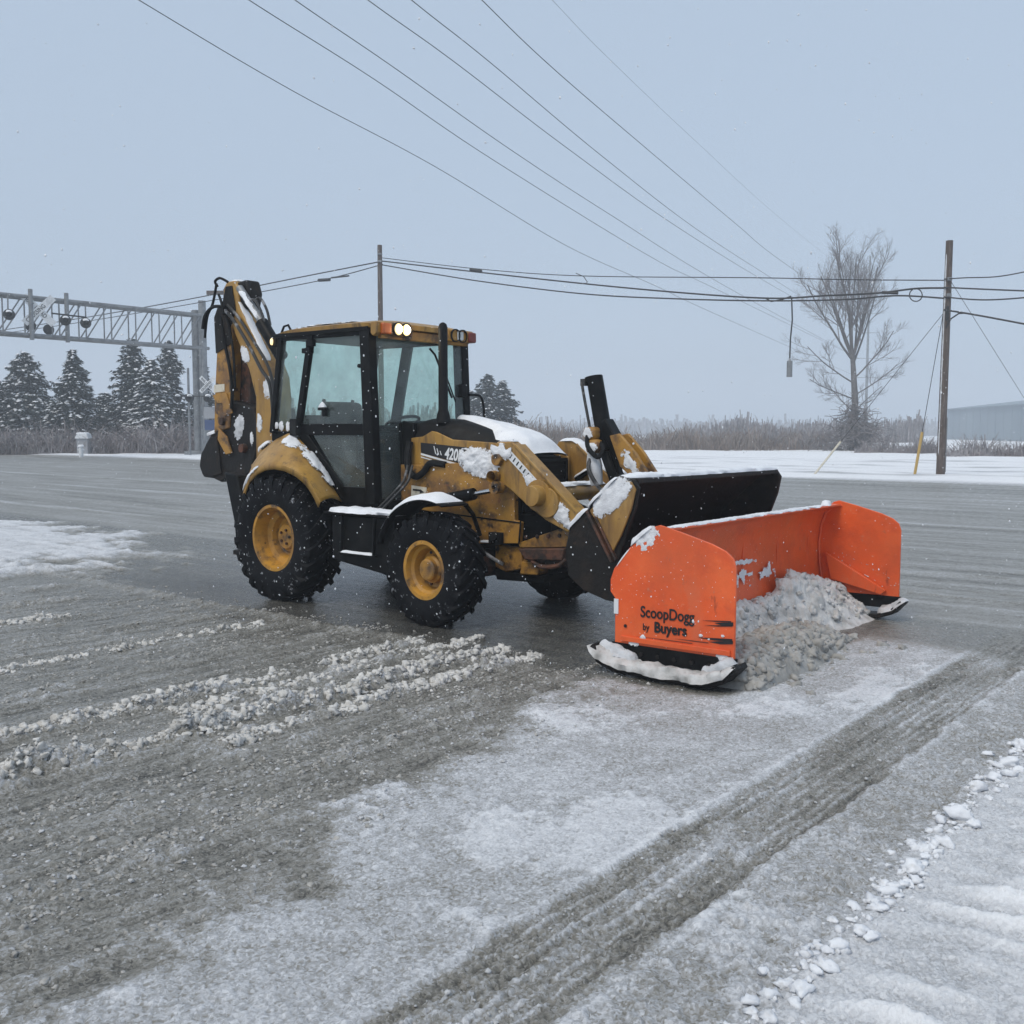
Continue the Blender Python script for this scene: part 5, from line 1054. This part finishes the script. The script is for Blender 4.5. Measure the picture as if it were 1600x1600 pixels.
sub_tube('splice_case', [(735, 421), (752, 424)], .09, PC, PR, c2); sub_tube('splice_case', [(1378, 457), (1403, 458)], .06, PC, PR, c2)
sub_tube('drop_loop', [(900, 427), (912, 432), (918, 441), (912, 444)], .02, PC, PR, c2)
sub_tube('slack_loop', [(1196, 466), (1205, 471), (1222, 468), (1236, 463)], .03, PC, PR, c2)
sub_tube('splice_case', [(498, 438), (515, 437)], .10, PC, QL, cl2); sub_tube('splice_case', [(518, 434), (545, 431)], .05, PC, QL, cl2)
cn = MB(); p0 = on_line(1237, 466, PC, PR); p1 = on_line(1234, 560, PC, PR); Yc = p0.y
CN = empty('hanging_canister', (p1.x, p1.y, 0), label='small grey canister hanging on a cord below the cables', cat='canister')
def rel(p): return (p.x - p1.x, p.y - p1.y, p.z)
MB().tube([rel(p0), rel(on_line(1238, 500, PC, PR)), rel(on_line(1235, 530, PC, PR)), rel(p1)], .03, 6).build('cord', MT['cable'], CN)
zt, zb = at(1234, 564, Yc).z, at(1234, 589, Yc).z
MB().lathe([(.03, zt + .08), (.06, zt + .02), (.115, zt), (.115, zb), (0, zb)], (0, 0, 0), (0, 0, 1), 16).build('can', MT['greysteel'], CN, .006)
# guy wires of the right pole
def wire(label, p, q, r=.012, mat='cable', name='guy_wire', cat='guy wire'): o = MB().tube([p, q], r, 6).build(name, MT[mat]); tag(o, label, cat); return o
gtop = Vector((PR[0] - .1, PR[1], at(1470, 490, PR[1]).z)); g1 = Vector((at(1432, 745, 37).x, 37.2, .0))
w1 = wire('steep guy wire with a yellow guard beside the right utility pole', gtop, g1)
def lerp3(a, b, t): return a.lerp(b, t)
MB().tube([lerp3(gtop, g1, .72), g1], .055, 8).build('guard', MT['guard'], w1)
a1 = Vector((at(1270, 745, 37.5).x, 37.5, .0)); a2 = at(1327, 690, 37.5)
w2 = wire('guy wire with a pale guard slanting up before the bare tree', gtop, a1, .010); MB().tube([a1.lerp(gtop, .0), a1.lerp(gtop, .22)], .04, 8).build('guard', MT['label'], w2)
wire('thin guy wire running down to the right from the right pole', Vector((PR[0] + .1, PR[1], at(1475, 437, PR[1]).z)), Vector((29.0, 52.0, 0)), .010)
# power lines high overhead, towards a mast lost in the snowfall
TW = (71.0, 200.0)
LN = [[(217, 0), (461, 144), (681, 261), (887, 385), (1025, 447), (1121, 492), (1342, 590)], [(389, 0), (585, 124), (777, 254), (1025, 406), (1128, 456), (1342, 560)], [(461, 0), (612, 103), (798, 234), (956, 337), (1142, 452), (1342, 560)],
      [(575, 0), (709, 96), (887, 232), (1059, 355), (1217, 452), (1342, 520)], [(643, 0), (764, 96), (942, 245), (1094, 362), (1224, 446), (1342, 520)], [(753, 0), (860, 103), (990, 215), (1149, 349), (1224, 410), (1342, 490)], [(863, 0), (956, 96), (1094, 227), (1224, 345), (1342, 440)]]
nth = ['lowest and leftmost', 'second from the left', 'third from the left', 'fourth from the left', 'fifth from the left', 'sixth from the left', 'rightmost, faintest']
for i, P_ in enumerate(LN):
    px0 = P_[0][0]; s0 = ((P_[1][1] - P_[0][1]) / (P_[1][0] - P_[0][0])); ext = [(px0 - 260, -260 * s0 * 1.05)]
    near = ((px0 - 800) / F_PX * 44, 44.0)
    cable('%s of the thin power lines crossing the sky' % nth[i], ext + P_, .007 if i == 6 else .020, near, TW, 'power line', 'power lines crossing the sky', name='power_line')
tw = empty('power_mast', (TW[0], TW[1], 0), label='faint tall steel mast behind the bare tree', cat='mast')
MB().tube([(0, 0, -1), (0, 0, at(1348, 400, 200).z)], .32, 12, .16).build('shaft', MT['greysteel'], tw)
for py in (440, 490, 520, 560, 590): MB().bar((-2.2, 0, at(1348, py, 200).z), (2.2, 0, at(1348, py, 200).z), .10, .10).build('crossarm', MT['greysteel'], tw)

# ---- cantilever of the railway crossing
GB = Vector((-22.3, 70.8, 0)); GD = Vector((-8.7, -10.8, 0)).normalized(); GN = Vector((-GD.y, GD.x, 0))
zt1, zb1 = at(300, 494, 70.8).z, at(300, 545, 70.8).z
GT = empty('crossing_gantry', GB, label='grey lattice gantry of a railway crossing reaching over the road', cat='gantry')
L = 24.0; dp = .9
post = MB().tube([(0, 0, -.3), (0, 0, zt1 + .4)], .30, 16)
post.build('post', MT['greysteel'], GT)
MB().tube([tuple(GN * .8 + Vector((0, 0, -.3))), tuple(GN * .8 + Vector((0, 0, zt1 + 1.0)))], .26, 14).build('post', MT['greysteel'], GT)
MB().box((0, 0, .1), (1.6, 1.6, .5)).build('footing', MT['greysteel'], GT, .03)
def gp(u, side, z): return tuple(GD * u + GN * side + Vector((0, 0, z)))
for sd in (0, dp):
    for z, nm in ((zt1, 'top_chord'), (zb1, 'bottom_chord')): MB().tube([gp(-.4, sd, z), gp(L, sd, z)], .115, 10).build(nm, MT['greysteel'], GT)
nb = 14
for k in range(nb):
    u0, u1 = L * k / nb, L * (k + 1) / nb
    for sd in (0, dp):
        MB().tube([gp(u0, sd, zb1), gp(u1 - .3, sd, zt1)] if False else [gp(u1, sd, zb1), gp(u0 + .2, sd, zt1)], .045, 6).build('brace', MT['greysteel'], GT)
        MB().tube([gp(u1, sd, zb1), gp(u1, sd, zt1)], .045, 6).build('strut', MT['greysteel'], GT)
    MB().tube([gp(u1, 0, zt1), gp(u1, dp, zt1)], .04, 6).build('tie', MT['greysteel'], GT); MB().tube([gp(u1, 0, zb1), gp(u1, dp, zb1)], .04, 6).build('tie', MT['greysteel'], GT)
def u_at(px):
    k = (px - 800) / F_PX; return (k * GB.y - GB.x) / (GD.x - k * GD.y)
ZM = (zt1 + zb1) / 2
def flasher(u, side, z, face, parent, snow=True, s=1.0):
    c = Vector(gp(u, side, z)); f = face.normalized(); up = Vector((0, 0, 1))
    d = MB().lathe([(0, 0), (.33 * s, 0), (.33 * s, .03 * s), (0, .03 * s)], c, f, 20); fl = d.build('signal_light', MT['signal_black'], parent)
    MB().lathe([(.17 * s, .03 * s), (.18 * s, .42 * s), (.165 * s, .42 * s), (.155 * s, .03 * s)], c, f - up * .12, 16).build('visor', MT['signal_black'], fl)
    MB().lathe([(0, .045 * s), (.12 * s, .05 * s), (.15 * s, .03 * s)], c, f, 16).build('lens', MT['signal_black'], fl)
    if snow: snow_strip(fl, [c + f * .04 * s + up * .15 * s, c + f * .40 * s + up * .10 * s], .34 * s, .13 * s, int(u * 10), seg=.06, lump=.2, name='snow_cap')
    return fl
FX = Vector((.45, -.9, 0)); FB = Vector((-.6, .8, 0))
for px in (45, 100):
    u = u_at(px); MB().tube([gp(u, dp + .18, zb1 - .3), gp(u, dp + .18, zt1 + .45)], .13, 10).build('hanger', MT['greysteel'], GT)
for px, dz, sd, fc in ((8, -.08, dp + .45, FX), (94, -.12, dp + .45, FX), (125, -.18, dp + .45, FX), (60, -.45, -.3, FB), (88, -.6, -.3, FB)): flasher(u_at(px), sd, ZM + dz, fc, GT)
MB().tube([gp(u_at(75), dp + .3, ZM + .25), gp(u_at(128), dp + .3, ZM + .2)], .05, 8).build('crossbar', MT['signal_black'], GT)
MB().tube([gp(u_at(8), dp + .3, ZM - .1), gp(u_at(9), dp + .3, zt1)], .04, 6).build('hanger', MT['greysteel'], GT)
def crossbuck(c, udir, s, parent):
    u = Vector(udir).normalized(); up = Vector((0, 0, 1)); n = u.cross(up); k = 0
    for sg, txt in ((1, 'CROSSING'), (-1, 'RAIL ROAD')):
        a = (u * sg + up).normalized() if sg > 0 else (u - up).normalized()
        b = n.cross(a); cc = Vector(c) + n * (.03 * (1 if sg > 0 else -1) )
        bd = MB().slab([cc - a * s * .5 - b * s * .095, cc + a * s * .5 - b * s * .095, cc + a * s * .5 + b * s * .095, cc - a * s * .5 + b * s * .095], .02).build('crossbuck_board', MT['white'], parent)
        v = -b if (-b).z > 0 else b; nn = a.cross(v)
        face = n if True else nn
        text_mesh('lettering', txt, s * .15, MT['ink'], bd, cc - a * s * .42 - v * s * .05 + n * .016, a, v, .002, .004, 0, .86)
CU = (-GN).cross(Vector((0, 0, 1))); 
crossbuck(gp(u_at(55), dp + .35, ZM + .35), (.9, .45, 0), 2.3, GT)
# mast with lights and a crossbuck in front of the post
mp = at(312, 712, 68.5); XM = empty('crossing_signal', (mp.x + .1, 68.5, 0), label='railway crossing signal mast with crossbuck and lights beside the gantry post', cat='crossing signal')
MB().tube([(-.75, 0, -.2), (-.75, 0, at(295, 575, 68.5).z)], .08, 10).tube([(-.05, .5, -.2), (-.05, .5, 7.4)], .07, 8).build('mast', MT['greysteel'], XM)
MB().tube([(.28, 0, -.2), (.28, 0, at(320, 560, 68.5).z)], .07, 10).build('mast', MT['greysteel'], XM)
zf = at(310, 622, 68.5).z
MB().tube([(-1.6, -.1, zf + .12), (1.0, -.1, zf + .12)], .04, 8).build('crossbar', MT['signal_black'], XM)
def flx(x, z):
    c = Vector((x, -.2, z)); f = Vector((.35, -1, 0)).normalized()
    fl = MB().lathe([(0, 0), (.30, 0), (.30, .03), (0, .03)], c, f, 20).build('signal_light', MT['signal_black'], XM)
    MB().lathe([(.16, .03), (.17, .40), (.155, .40), (.145, .03)], c, f, 16).build('visor', MT['signal_black'], fl); snow_strip(fl, [c + f * .04 + Vector((0, 0, .12)), c + f * .38 + Vector((0, 0, .10))], .34, .15, int(x * 10), seg=.06, lump=.2, name='snow_cap')
for x in (-1.45, -.62, .62): flx(x, zf)
crossbuck((.62, -.12, at(322, 601, 68.5).z), (1, 0, 0), 1.45, XM)
MB().slab([(.30, -.1, at(320, 636, 68.5).z), (1.05, -.1, at(320, 636, 68.5).z), (1.05, -.1, at(320, 654, 68.5).z), (.30, -.1, at(320, 654, 68.5).z)], .03).build('plate', MT['boxgrey'], XM)
MB().slab([(.34, -.1, at(320, 656, 68.5).z), (1.0, -.1, at(320, 656, 68.5).z), (1.0, -.1, at(320, 672, 68.5).z), (.34, -.1, at(320, 672, 68.5).z)], .03).build('plate', MT['blue'], XM)

# ---- evergreens
def evergreen(loc, H, Rb, seed, label, snowy=.5, lean=0):
    r = random.Random(seed); e = empty('evergreen_tree', (loc[0], loc[1], 0), label=label, cat='tree', group='snow-dusted evergreens beyond the road')
    MB().tube([(0, 0, -.2), (lean * .5, 0, H * .5), (lean, 0, H * .97)], [.16, .10, .02], 8).build('trunk', MT['bark'], e)
    ex_, dn_ = r.uniform(.55, .95), r.uniform(.75, 1.15); V, Fc, SV, SF = [], [], [], []; z = .35
    def tri(p, d, s, L, w):
        k = len(V); V.extend([p - s * w, p + s * w, p + d * L]); Fc.append((k, k + 1, k + 2))
    while z < H * .985:
        f = z / H; rad = Rb * (1 - f) ** ex_ * (.9 + .25 * mnoise.noise(Vector((seed, z * 1.3, 0)))) + .10; nb_ = max(5, int((13 * (1 - f) + 5) * dn_))
        for b in range(nb_):
            a = r.random() * 6.283; L_ = rad * r.uniform(.55, 1.16) * (1 + .55 * mnoise.noise(Vector((seed * 3.3 + math.cos(a) * 1.2, math.sin(a) * 1.2, z * .8)))); droop = r.uniform(-.02, .30) + .12 * (1 - f); cx = lean * f
            d = Vector((math.cos(a), math.sin(a), 0)); nt_ = max(7, int(L_ * 17))
            for k in range(nt_):
                t = (k + r.random()) / nt_; p = Vector((cx, 0, z)) + d * L_ * t + Vector((0, 0, -droop * L_ * t * t + .10 * L_ * t))
                sd = Vector((-d.y, d.x, 0)) * r.choice((-1, 1)); dd = (d * r.uniform(.2, 1) + sd * r.uniform(.1, 1.1) + Vector((0, 0, r.uniform(-.9, .15)))).normalized()
                p = p + sd * r.uniform(0, .30) * L_ * (1 - t) * .6 + Vector((0, 0, r.uniform(-.10, .06)))
                s_ = dd.cross(Vector((r.uniform(-1, 1), r.uniform(-1, 1), r.uniform(-1, 1)))).normalized(); q = .26 + .18 * r.random()
                tri(p, dd, s_, q, .075)
                if r.random() < .5: tri(p, (dd + Vector((0, 0, -.8))).normalized(), s_, q * .8, .07)
                if r.random() < snowy * .40 and t > .25:
                    m = len(SV); w = r.uniform(.07, .20); hh = w * .45; c = p + Vector((0, 0, .04)); g = d * w * 1.5; h_ = Vector((-d.y, d.x, 0)) * w
                    SV.extend([c - g, c + g - Vector((0, 0, hh)), c + h_, c - h_, c + Vector((0, 0, hh))]); SF.extend([(m, m + 3, m + 4), (m + 3, m + 1, m + 4), (m + 1, m + 2, m + 4), (m + 2, m, m + 4)])
        z += (.13 + .10 * (1 - f)) * (.8 + .4 * r.random())
    me = bpy.data.meshes.new('crown'); me.from_pydata(V, [], Fc); link('crown', me, MT['needles'], e)
    me = bpy.data.meshes.new('snow_on_boughs'); me.from_pydata(SV, [], SF); link('snow_on_boughs', me, MT['snow'], e)
    return e
def tree_at(px, top, Y, Rb, seed, label, snowy, lean=0): p = at(px, top, Y); return evergreen((p.x, Y), p.z, Rb, seed, label, snowy, lean)
tree_at(36, 549, 84, 4.0, 1, 'broad snowy evergreen at the left, second from the picture edge', .5)
tree_at(112, 545, 80, 3.7, 2, 'pointed evergreen standing alone below the gantry, right of the broad one', .45)
tree_at(206, 526, 84, 3.0, 3, 'tall slim evergreen under the gantry beam, left of the snowiest one', .25)
tree_at(236, 560, 80, 2.8, 4, 'snowiest evergreen, boughs heaped white, just left of the gantry post', 1.0)
tree_at(262, 530, 86, 3.0, 5, 'dark tall evergreen right behind the gantry post', .35)
tree_at(318, 572, 88, 2.2, 6, 'smaller evergreen half hidden behind gantry post and digging arm', .7)
tree_at(-14, 590, 84, 3.8, 7, 'evergreen cut off by the left picture edge', .5)
tree_at(163, 612, 90, 2.8, 8, 'low evergreen filling the gap between the pointed and the tall one', .5)
tree_at(763, 583, 95, 3.4, 9, 'left peak of the evergreen pair behind the cab and hood', .25)
tree_at(785, 594, 97, 3.0, 10, 'right peak of the evergreen pair behind the cab and hood', .25)
tree_at(738, 610, 99, 2.2, 12, 'evergreen seen through the cab windscreen', .3)

# ---- bare tree
def bare_tree(loc, H, seed, label):
    r = random.Random(seed); e = empty('bare_tree', (loc[0], loc[1], 0), label=label, cat='tree'); br, tw_ = MB(), MB()
    def grow(p, d, L_, rad, lev, mb=None):
        n = 5; pts = [p]; q = p; dd = d
        for i in range(n):
            dd = (dd + Vector((r.uniform(-1, 1), r.uniform(-1, 1), r.uniform(-.4, .7))) * .11 + Vector((0, 0, .05))).normalized(); q = q + dd * L_ / n; pts.append(q)
        (br if lev < 2 else tw_).tube(pts, rad, 6 if lev < 2 else 3, rad * .45, caps=False)
        if lev >= 5 or L_ < .25: return
        nb_ = (0, 6, 7, 6, 5)[lev] if lev else 0
        for k in range(nb_):
            t = .22 + .75 * (k + r.random() * .7) / nb_; i = min(n - 1, int(t * n)); b = pts[i].lerp(pts[i + 1], t * n - i)
            ax = (pts[i + 1] - pts[i]).normalized(); o = ax.orthogonal().normalized(); o.rotate(Matrix.Rotation(r.random() * 6.283, 3, ax))
            an = R(r.uniform(28, 55)); nd = (ax * math.cos(an) + o * math.sin(an) + Vector((0, 0, .12))).normalized()
            grow(b, nd, L_ * r.uniform(.38, .60) * (1.05 - .35 * t), rad * .50 * (1.1 - .4 * t), lev + 1)
    tp = [Vector((0, 0, -.3)), Vector((0, 0, H * .12)), Vector((.05, 0, H * .25)), Vector((-.10, 0, H * .36)), Vector((-.28, 0, H * .48))]
    br.tube(tp, [.38, .32, .27, .23, .18], 10, caps=False)
    # main limbs (angle from vertical towards +x, start height fraction, length fraction)
    for an, az_, hf, lf, rad in ((-4, 20, .47, .52, .19), (-30, 0, .46, .44, .15), (14, -10, .46, .46, .15), (-44, 10, .45, .44, .13), (30, 15, .43, .40, .12), (6, 80, .42, .46, .12), (-18, -70, .44, .46, .12), (46, -20, .36, .30, .10), (-62, 0, .34, .30, .09), (66, 0, .28, .26, .08), (-74, 20, .26, .28, .08), (-58, -40, .20, .20, .06), (58, 30, .20, .20, .06), (22, 0, .47, .46, .12), (-14, 30, .48, .46, .12)):
        d = Vector((math.sin(R(an)), 0, math.cos(R(an)))); d.rotate(Matrix.Rotation(R(az_), 3, 'Z'))
        k = hf * H; b = Vector((-.28 * max(0, (hf - .25)) / .23, 0, k)); grow(b, d, lf * H, rad * .78, 1)
    # tangle of vines round the foot
    for k in range(900):
        a = r.random() * 6.283; rr = abs(r.gauss(0, 1.7)); hmax = max(.5, 4.6 - rr * 1.15); p = Vector((math.cos(a) * rr, math.sin(a) * rr, r.uniform(0, hmax))); d = Vector((r.gauss(0, 1), r.gauss(0, 1), r.gauss(.2, .7))).normalized()
        pts = [p]
        for i in range(5): d = (d + Vector((r.uniform(-1, 1), r.uniform(-1, 1), r.uniform(-.8, .4))) * .5).normalized(); pts.append(pts[-1] + d * r.uniform(.2, .4))
        tw_.tube(pts, .034, 3, .014, caps=False)
    br.build('trunk', MT['bark'], e); tw_.build('twigs', MT['twig'], e); return e
tp_ = at(1312, 352, 84); bare_tree((at(1333, 705, 84).x, 84), tp_.z * .905, 3, 'tall bare leafless tree with a tangle of vines round its foot')

# ---- brush, reeds and far woods: masses nobody could count
def stalks(name, label, n, region, hrange, w, mat, seed, cat='reeds', bend=.35, plume=.0):
    rs_ = np.random.RandomState(seed); P = np.array([region(rs_) for _ in range(n)]); nz = np.clip(1 + .9 * fbm(P[:, 0] * .11, P[:, 1] * .05, seed + 7, 2), .35, 1.6) + (.7 if hrange[1] < 5 else .3) * fbm(P[:, 0] * .35, P[:, 1] * .35, seed, 3); h = (hrange[0] + (hrange[1] - hrange[0]) * rs_.rand(n) ** 1.4 * P[:, 2]) * nz
    a = rs_.rand(n) * 6.283; ax = rs_.rand(n) * 6.283; k = bend * rs_.rand(n) * h
    base = np.column_stack([P[:, :2], np.full(n, -.1)]); tip = base + np.column_stack([np.cos(a) * k, np.sin(a) * k, h]); mid = (base * .45 + tip * .55) - np.column_stack([np.cos(a) * k * .25, np.sin(a) * k * .25, 0 * h])
    sd = np.column_stack([np.cos(ax), np.sin(ax), 0 * ax]) * w
    ww = rs_.uniform(.5, 1.3, n)[:, None]
    V = np.stack([base - sd * ww, base + sd * ww, mid + sd * ww * .9, mid - sd * ww * .9, tip + sd * (.25 + plume) * ww, tip - sd * (.25 + plume) * ww], 1).reshape(-1, 3)
    o = np.arange(n)[:, None] * 6; Fq = np.concatenate([o + np.array([[0, 1, 2, 3]]), o + np.array([[3, 2, 4, 5]])])
    return tag(link(name, np_mesh(name, V, Fq), MT[mat]), label, cat, kind='stuff')
def reed_region(q):
    x = q.uniform(-6, 30); y = q.uniform(86, 108); top = np.interp(x, [-6, 4, 11, 18, 30], [1.0, 1.05, .95, .85, .75]); return (x * y / 95, y, top * q.uniform(.6, 1))
stalks('reed_bed', 'wide bed of brown dead reeds behind the snowy verge', 15000, reed_region, (.5, 2.2), .04, 'reed', 1, 'reeds', .8, .5)
def brush_region(q):
    x = q.uniform(-47, -20.5); y = q.uniform(73, 80); edge = np.interp(x, [-47, -43, -38, -30, -20.5], [.1, .35, .75, 1.0, .95]); return (x * y / 74, y, edge * q.uniform(.5, 1))
stalks('roadside_brush', 'pinkish grey dead brush below the evergreens at the left', 14000, brush_region, (.3, 2.6), .035, 'brush', 2, 'brush', 1.5, .5)
def bush_blob(cx, cy, rx, ry): return lambda q: (lambda a, d: (cx + rx * d * math.cos(a), cy + ry * d * math.sin(a), max(.15, 1 - d * d)))(q.uniform(0, 6.283), q.uniform(0, 1) ** .6)
for i, (px, Y, rx, h, lab) in enumerate(((1385, 76, 2.6, 1.7, 'low snow-flecked shrubs right of the bare tree'), (1520, 66, 2.4, 1.6, 'rounded brown bush right of the utility pole'), (1590, 64, 2.0, 1.7, 'sparse bush at the right picture edge'), (1440, 74, 1.8, 1.3, 'small shrubs left of the utility pole'), (1200, 92, 3.6, 2.6, 'grey thicket left of the bare tree'), (1270, 88, 2.6, 2.0, 'darker thicket at the foot of the bare tree'))):
    cx = (px - 800) / F_PX * Y; o = stalks('shrub', lab, 900, bush_blob(cx, Y, rx, 1.5), (.4, h), .028, 'brush', 20 + i, 'shrub', .9, .3); o['kind'] = 'thing'; o['group'] = 'shrubs on the far verge'
def wood_region(x0, x1, Y0, Y1, hh): return lambda q: (lambda x, y: (x * y / Y0, y, .55 + .45 * q.rand()))(q.uniform(x0, x1), q.uniform(Y0, Y1))
stalks('far_wood', 'brown line of far leafless woods beyond the snowy field', 7000, wood_region(26, 62, 150, 175, 6), (1.4, 3.4), .10, 'brush', 5, 'woods', .2, .8)
stalks('distant_wood', 'faint grey woods almost lost in the falling snow', 6000, wood_region(-60, 260, 440, 520, 8), (3.5, 7.5), .5, 'brush', 6, 'woods', .2, .9)
stalks('distant_wood', 'faint dark woods beyond the evergreens at the left', 5000, wood_region(-120, -10, 170, 200, 8), (3.0, 6), .16, 'brush', 7, 'woods', .2, .9)
# white cabinet roof and small marker in the brush
wb = at(135, 682, 73.5); CB = empty('roadside_cabinet', (wb.x, 73.0, 0), label='small white-roofed cabinet in the brush below the gantry', cat='cabinet')
MB().box((0, 0, wb.z / 2 - .1), (.8, .6, wb.z)).build('body', MT['boxgrey'], CB, .02); MB().prism([(-.5, wb.z - .15), (.5, wb.z - .15), (.38, wb.z + .22), (-.32, wb.z + .22)], -.4, .4).build('roof', MT['white'], CB, .02)
snow_strip(CB, [(-.42, -.05, wb.z + .2), (.40, -.05, wb.z + .2)], .7, .10, 120)
hp = at(127, 715, 66); HY = empty('marker_post', (hp.x, 66, 0), label='stubby snow-covered marker post at the left road edge', cat='post')
MB().tube([(0, 0, -.1), (0, 0, .55), (0, 0, .75)], [.14, .14, .08], 10).tube([(-.2, 0, .5), (.2, 0, .5)], .07, 8).build('body', MT['white'], HY); snow_strip(HY, [(-.18, 0, .70), (.18, 0, .72)], .3, .12, 121)
# long shed far off to the right
SH = empty('shed', (0, 0, 0), label='long blue-grey metal shed far off at the right edge', cat='shed')
A_, B_ = Vector((101.5, 232, 0)), Vector((92, 146, 0)); N_ = Vector((1, -.11, 0)).normalized() * 36
MB().slab([A_, B_, B_ + Vector((0, 0, 7.0)), A_ + Vector((0, 0, 7.0))], .3).build('wall', MT['shed'], SH)
MB().slab([A_ + Vector((0, .2, 0)), A_ + N_ + Vector((0, .2, 0)), A_ + N_ + Vector((0, .2, 7.0)), A_ + N_ / 2 + Vector((0, .2, 9.0)), A_ + Vector((0, .2, 7.0))], .3).build('wall', MT['shed'], SH)
MB().slab([A_ + Vector((-.6, .6, 6.9)), B_ + Vector((-.6, 0, 6.9)), B_ + N_ / 2 + Vector((0, 0, 9.0)), A_ + N_ / 2 + Vector((0, .6, 9.0))], .25).build('roof', MT['shed'], SH)
MB().slab([B_, B_ + N_, B_ + N_ + Vector((0, 0, 7)), B_ + N_ / 2 + Vector((0, 0, 8.9)), B_ + Vector((0, 0, 7))], .3).build('wall', MT['shed'], SH)
for k in range(1, 20):
    p = A_.lerp(B_, k / 20) + Vector((-.17, 0, 0)); MB().bar(p, p + Vector((0, 0, 6.9)), .06, .05, (1, 0, 0)).build('wall_rib', MT['shed'], SH)

# ---- falling snow
fl = np.random.RandomState(77); n = 12000
Yf = 3.6 + 24 * fl.rand(n) ** .75; Xf = (fl.rand(n) * 1.5 - .75) * Yf; Zf = .05 + fl.rand(n) * 5.0
m_ = (Zf < 1.67 + .62 * Yf); P = np.stack([Xf, Yf, Zf], 1)[m_]
tag(scatter('falling_snow', P, .0020 + .0040 * fl.rand(len(P)) ** 3, MT['snow'], 0, 88, flat=1.3, amp=.6), 'snowflakes falling through the air', 'snowfall', kind='stuff')

# ---- the air: snow-laden haze
hz = MB().box((0, 60, 20.0), (1860, 1860, 44)).build('haze', None); tag(hz, 'pale haze of falling snow filling the air', 'haze', kind='stuff')
m, n_, p_, out_ = mat_new('snow_haze'); n_.nodes.remove(p_)
pv = N(n_, 'ShaderNodeVolumePrincipled'); pv.inputs['Color'].default_value = (.74, .79, .845, 1); pv.inputs['Density'].default_value = HAZE; pv.inputs['Anisotropy'].default_value = 0.0
n_.links.new(pv.outputs[0], out_.inputs['Volume']); hz.data.materials.append(m)
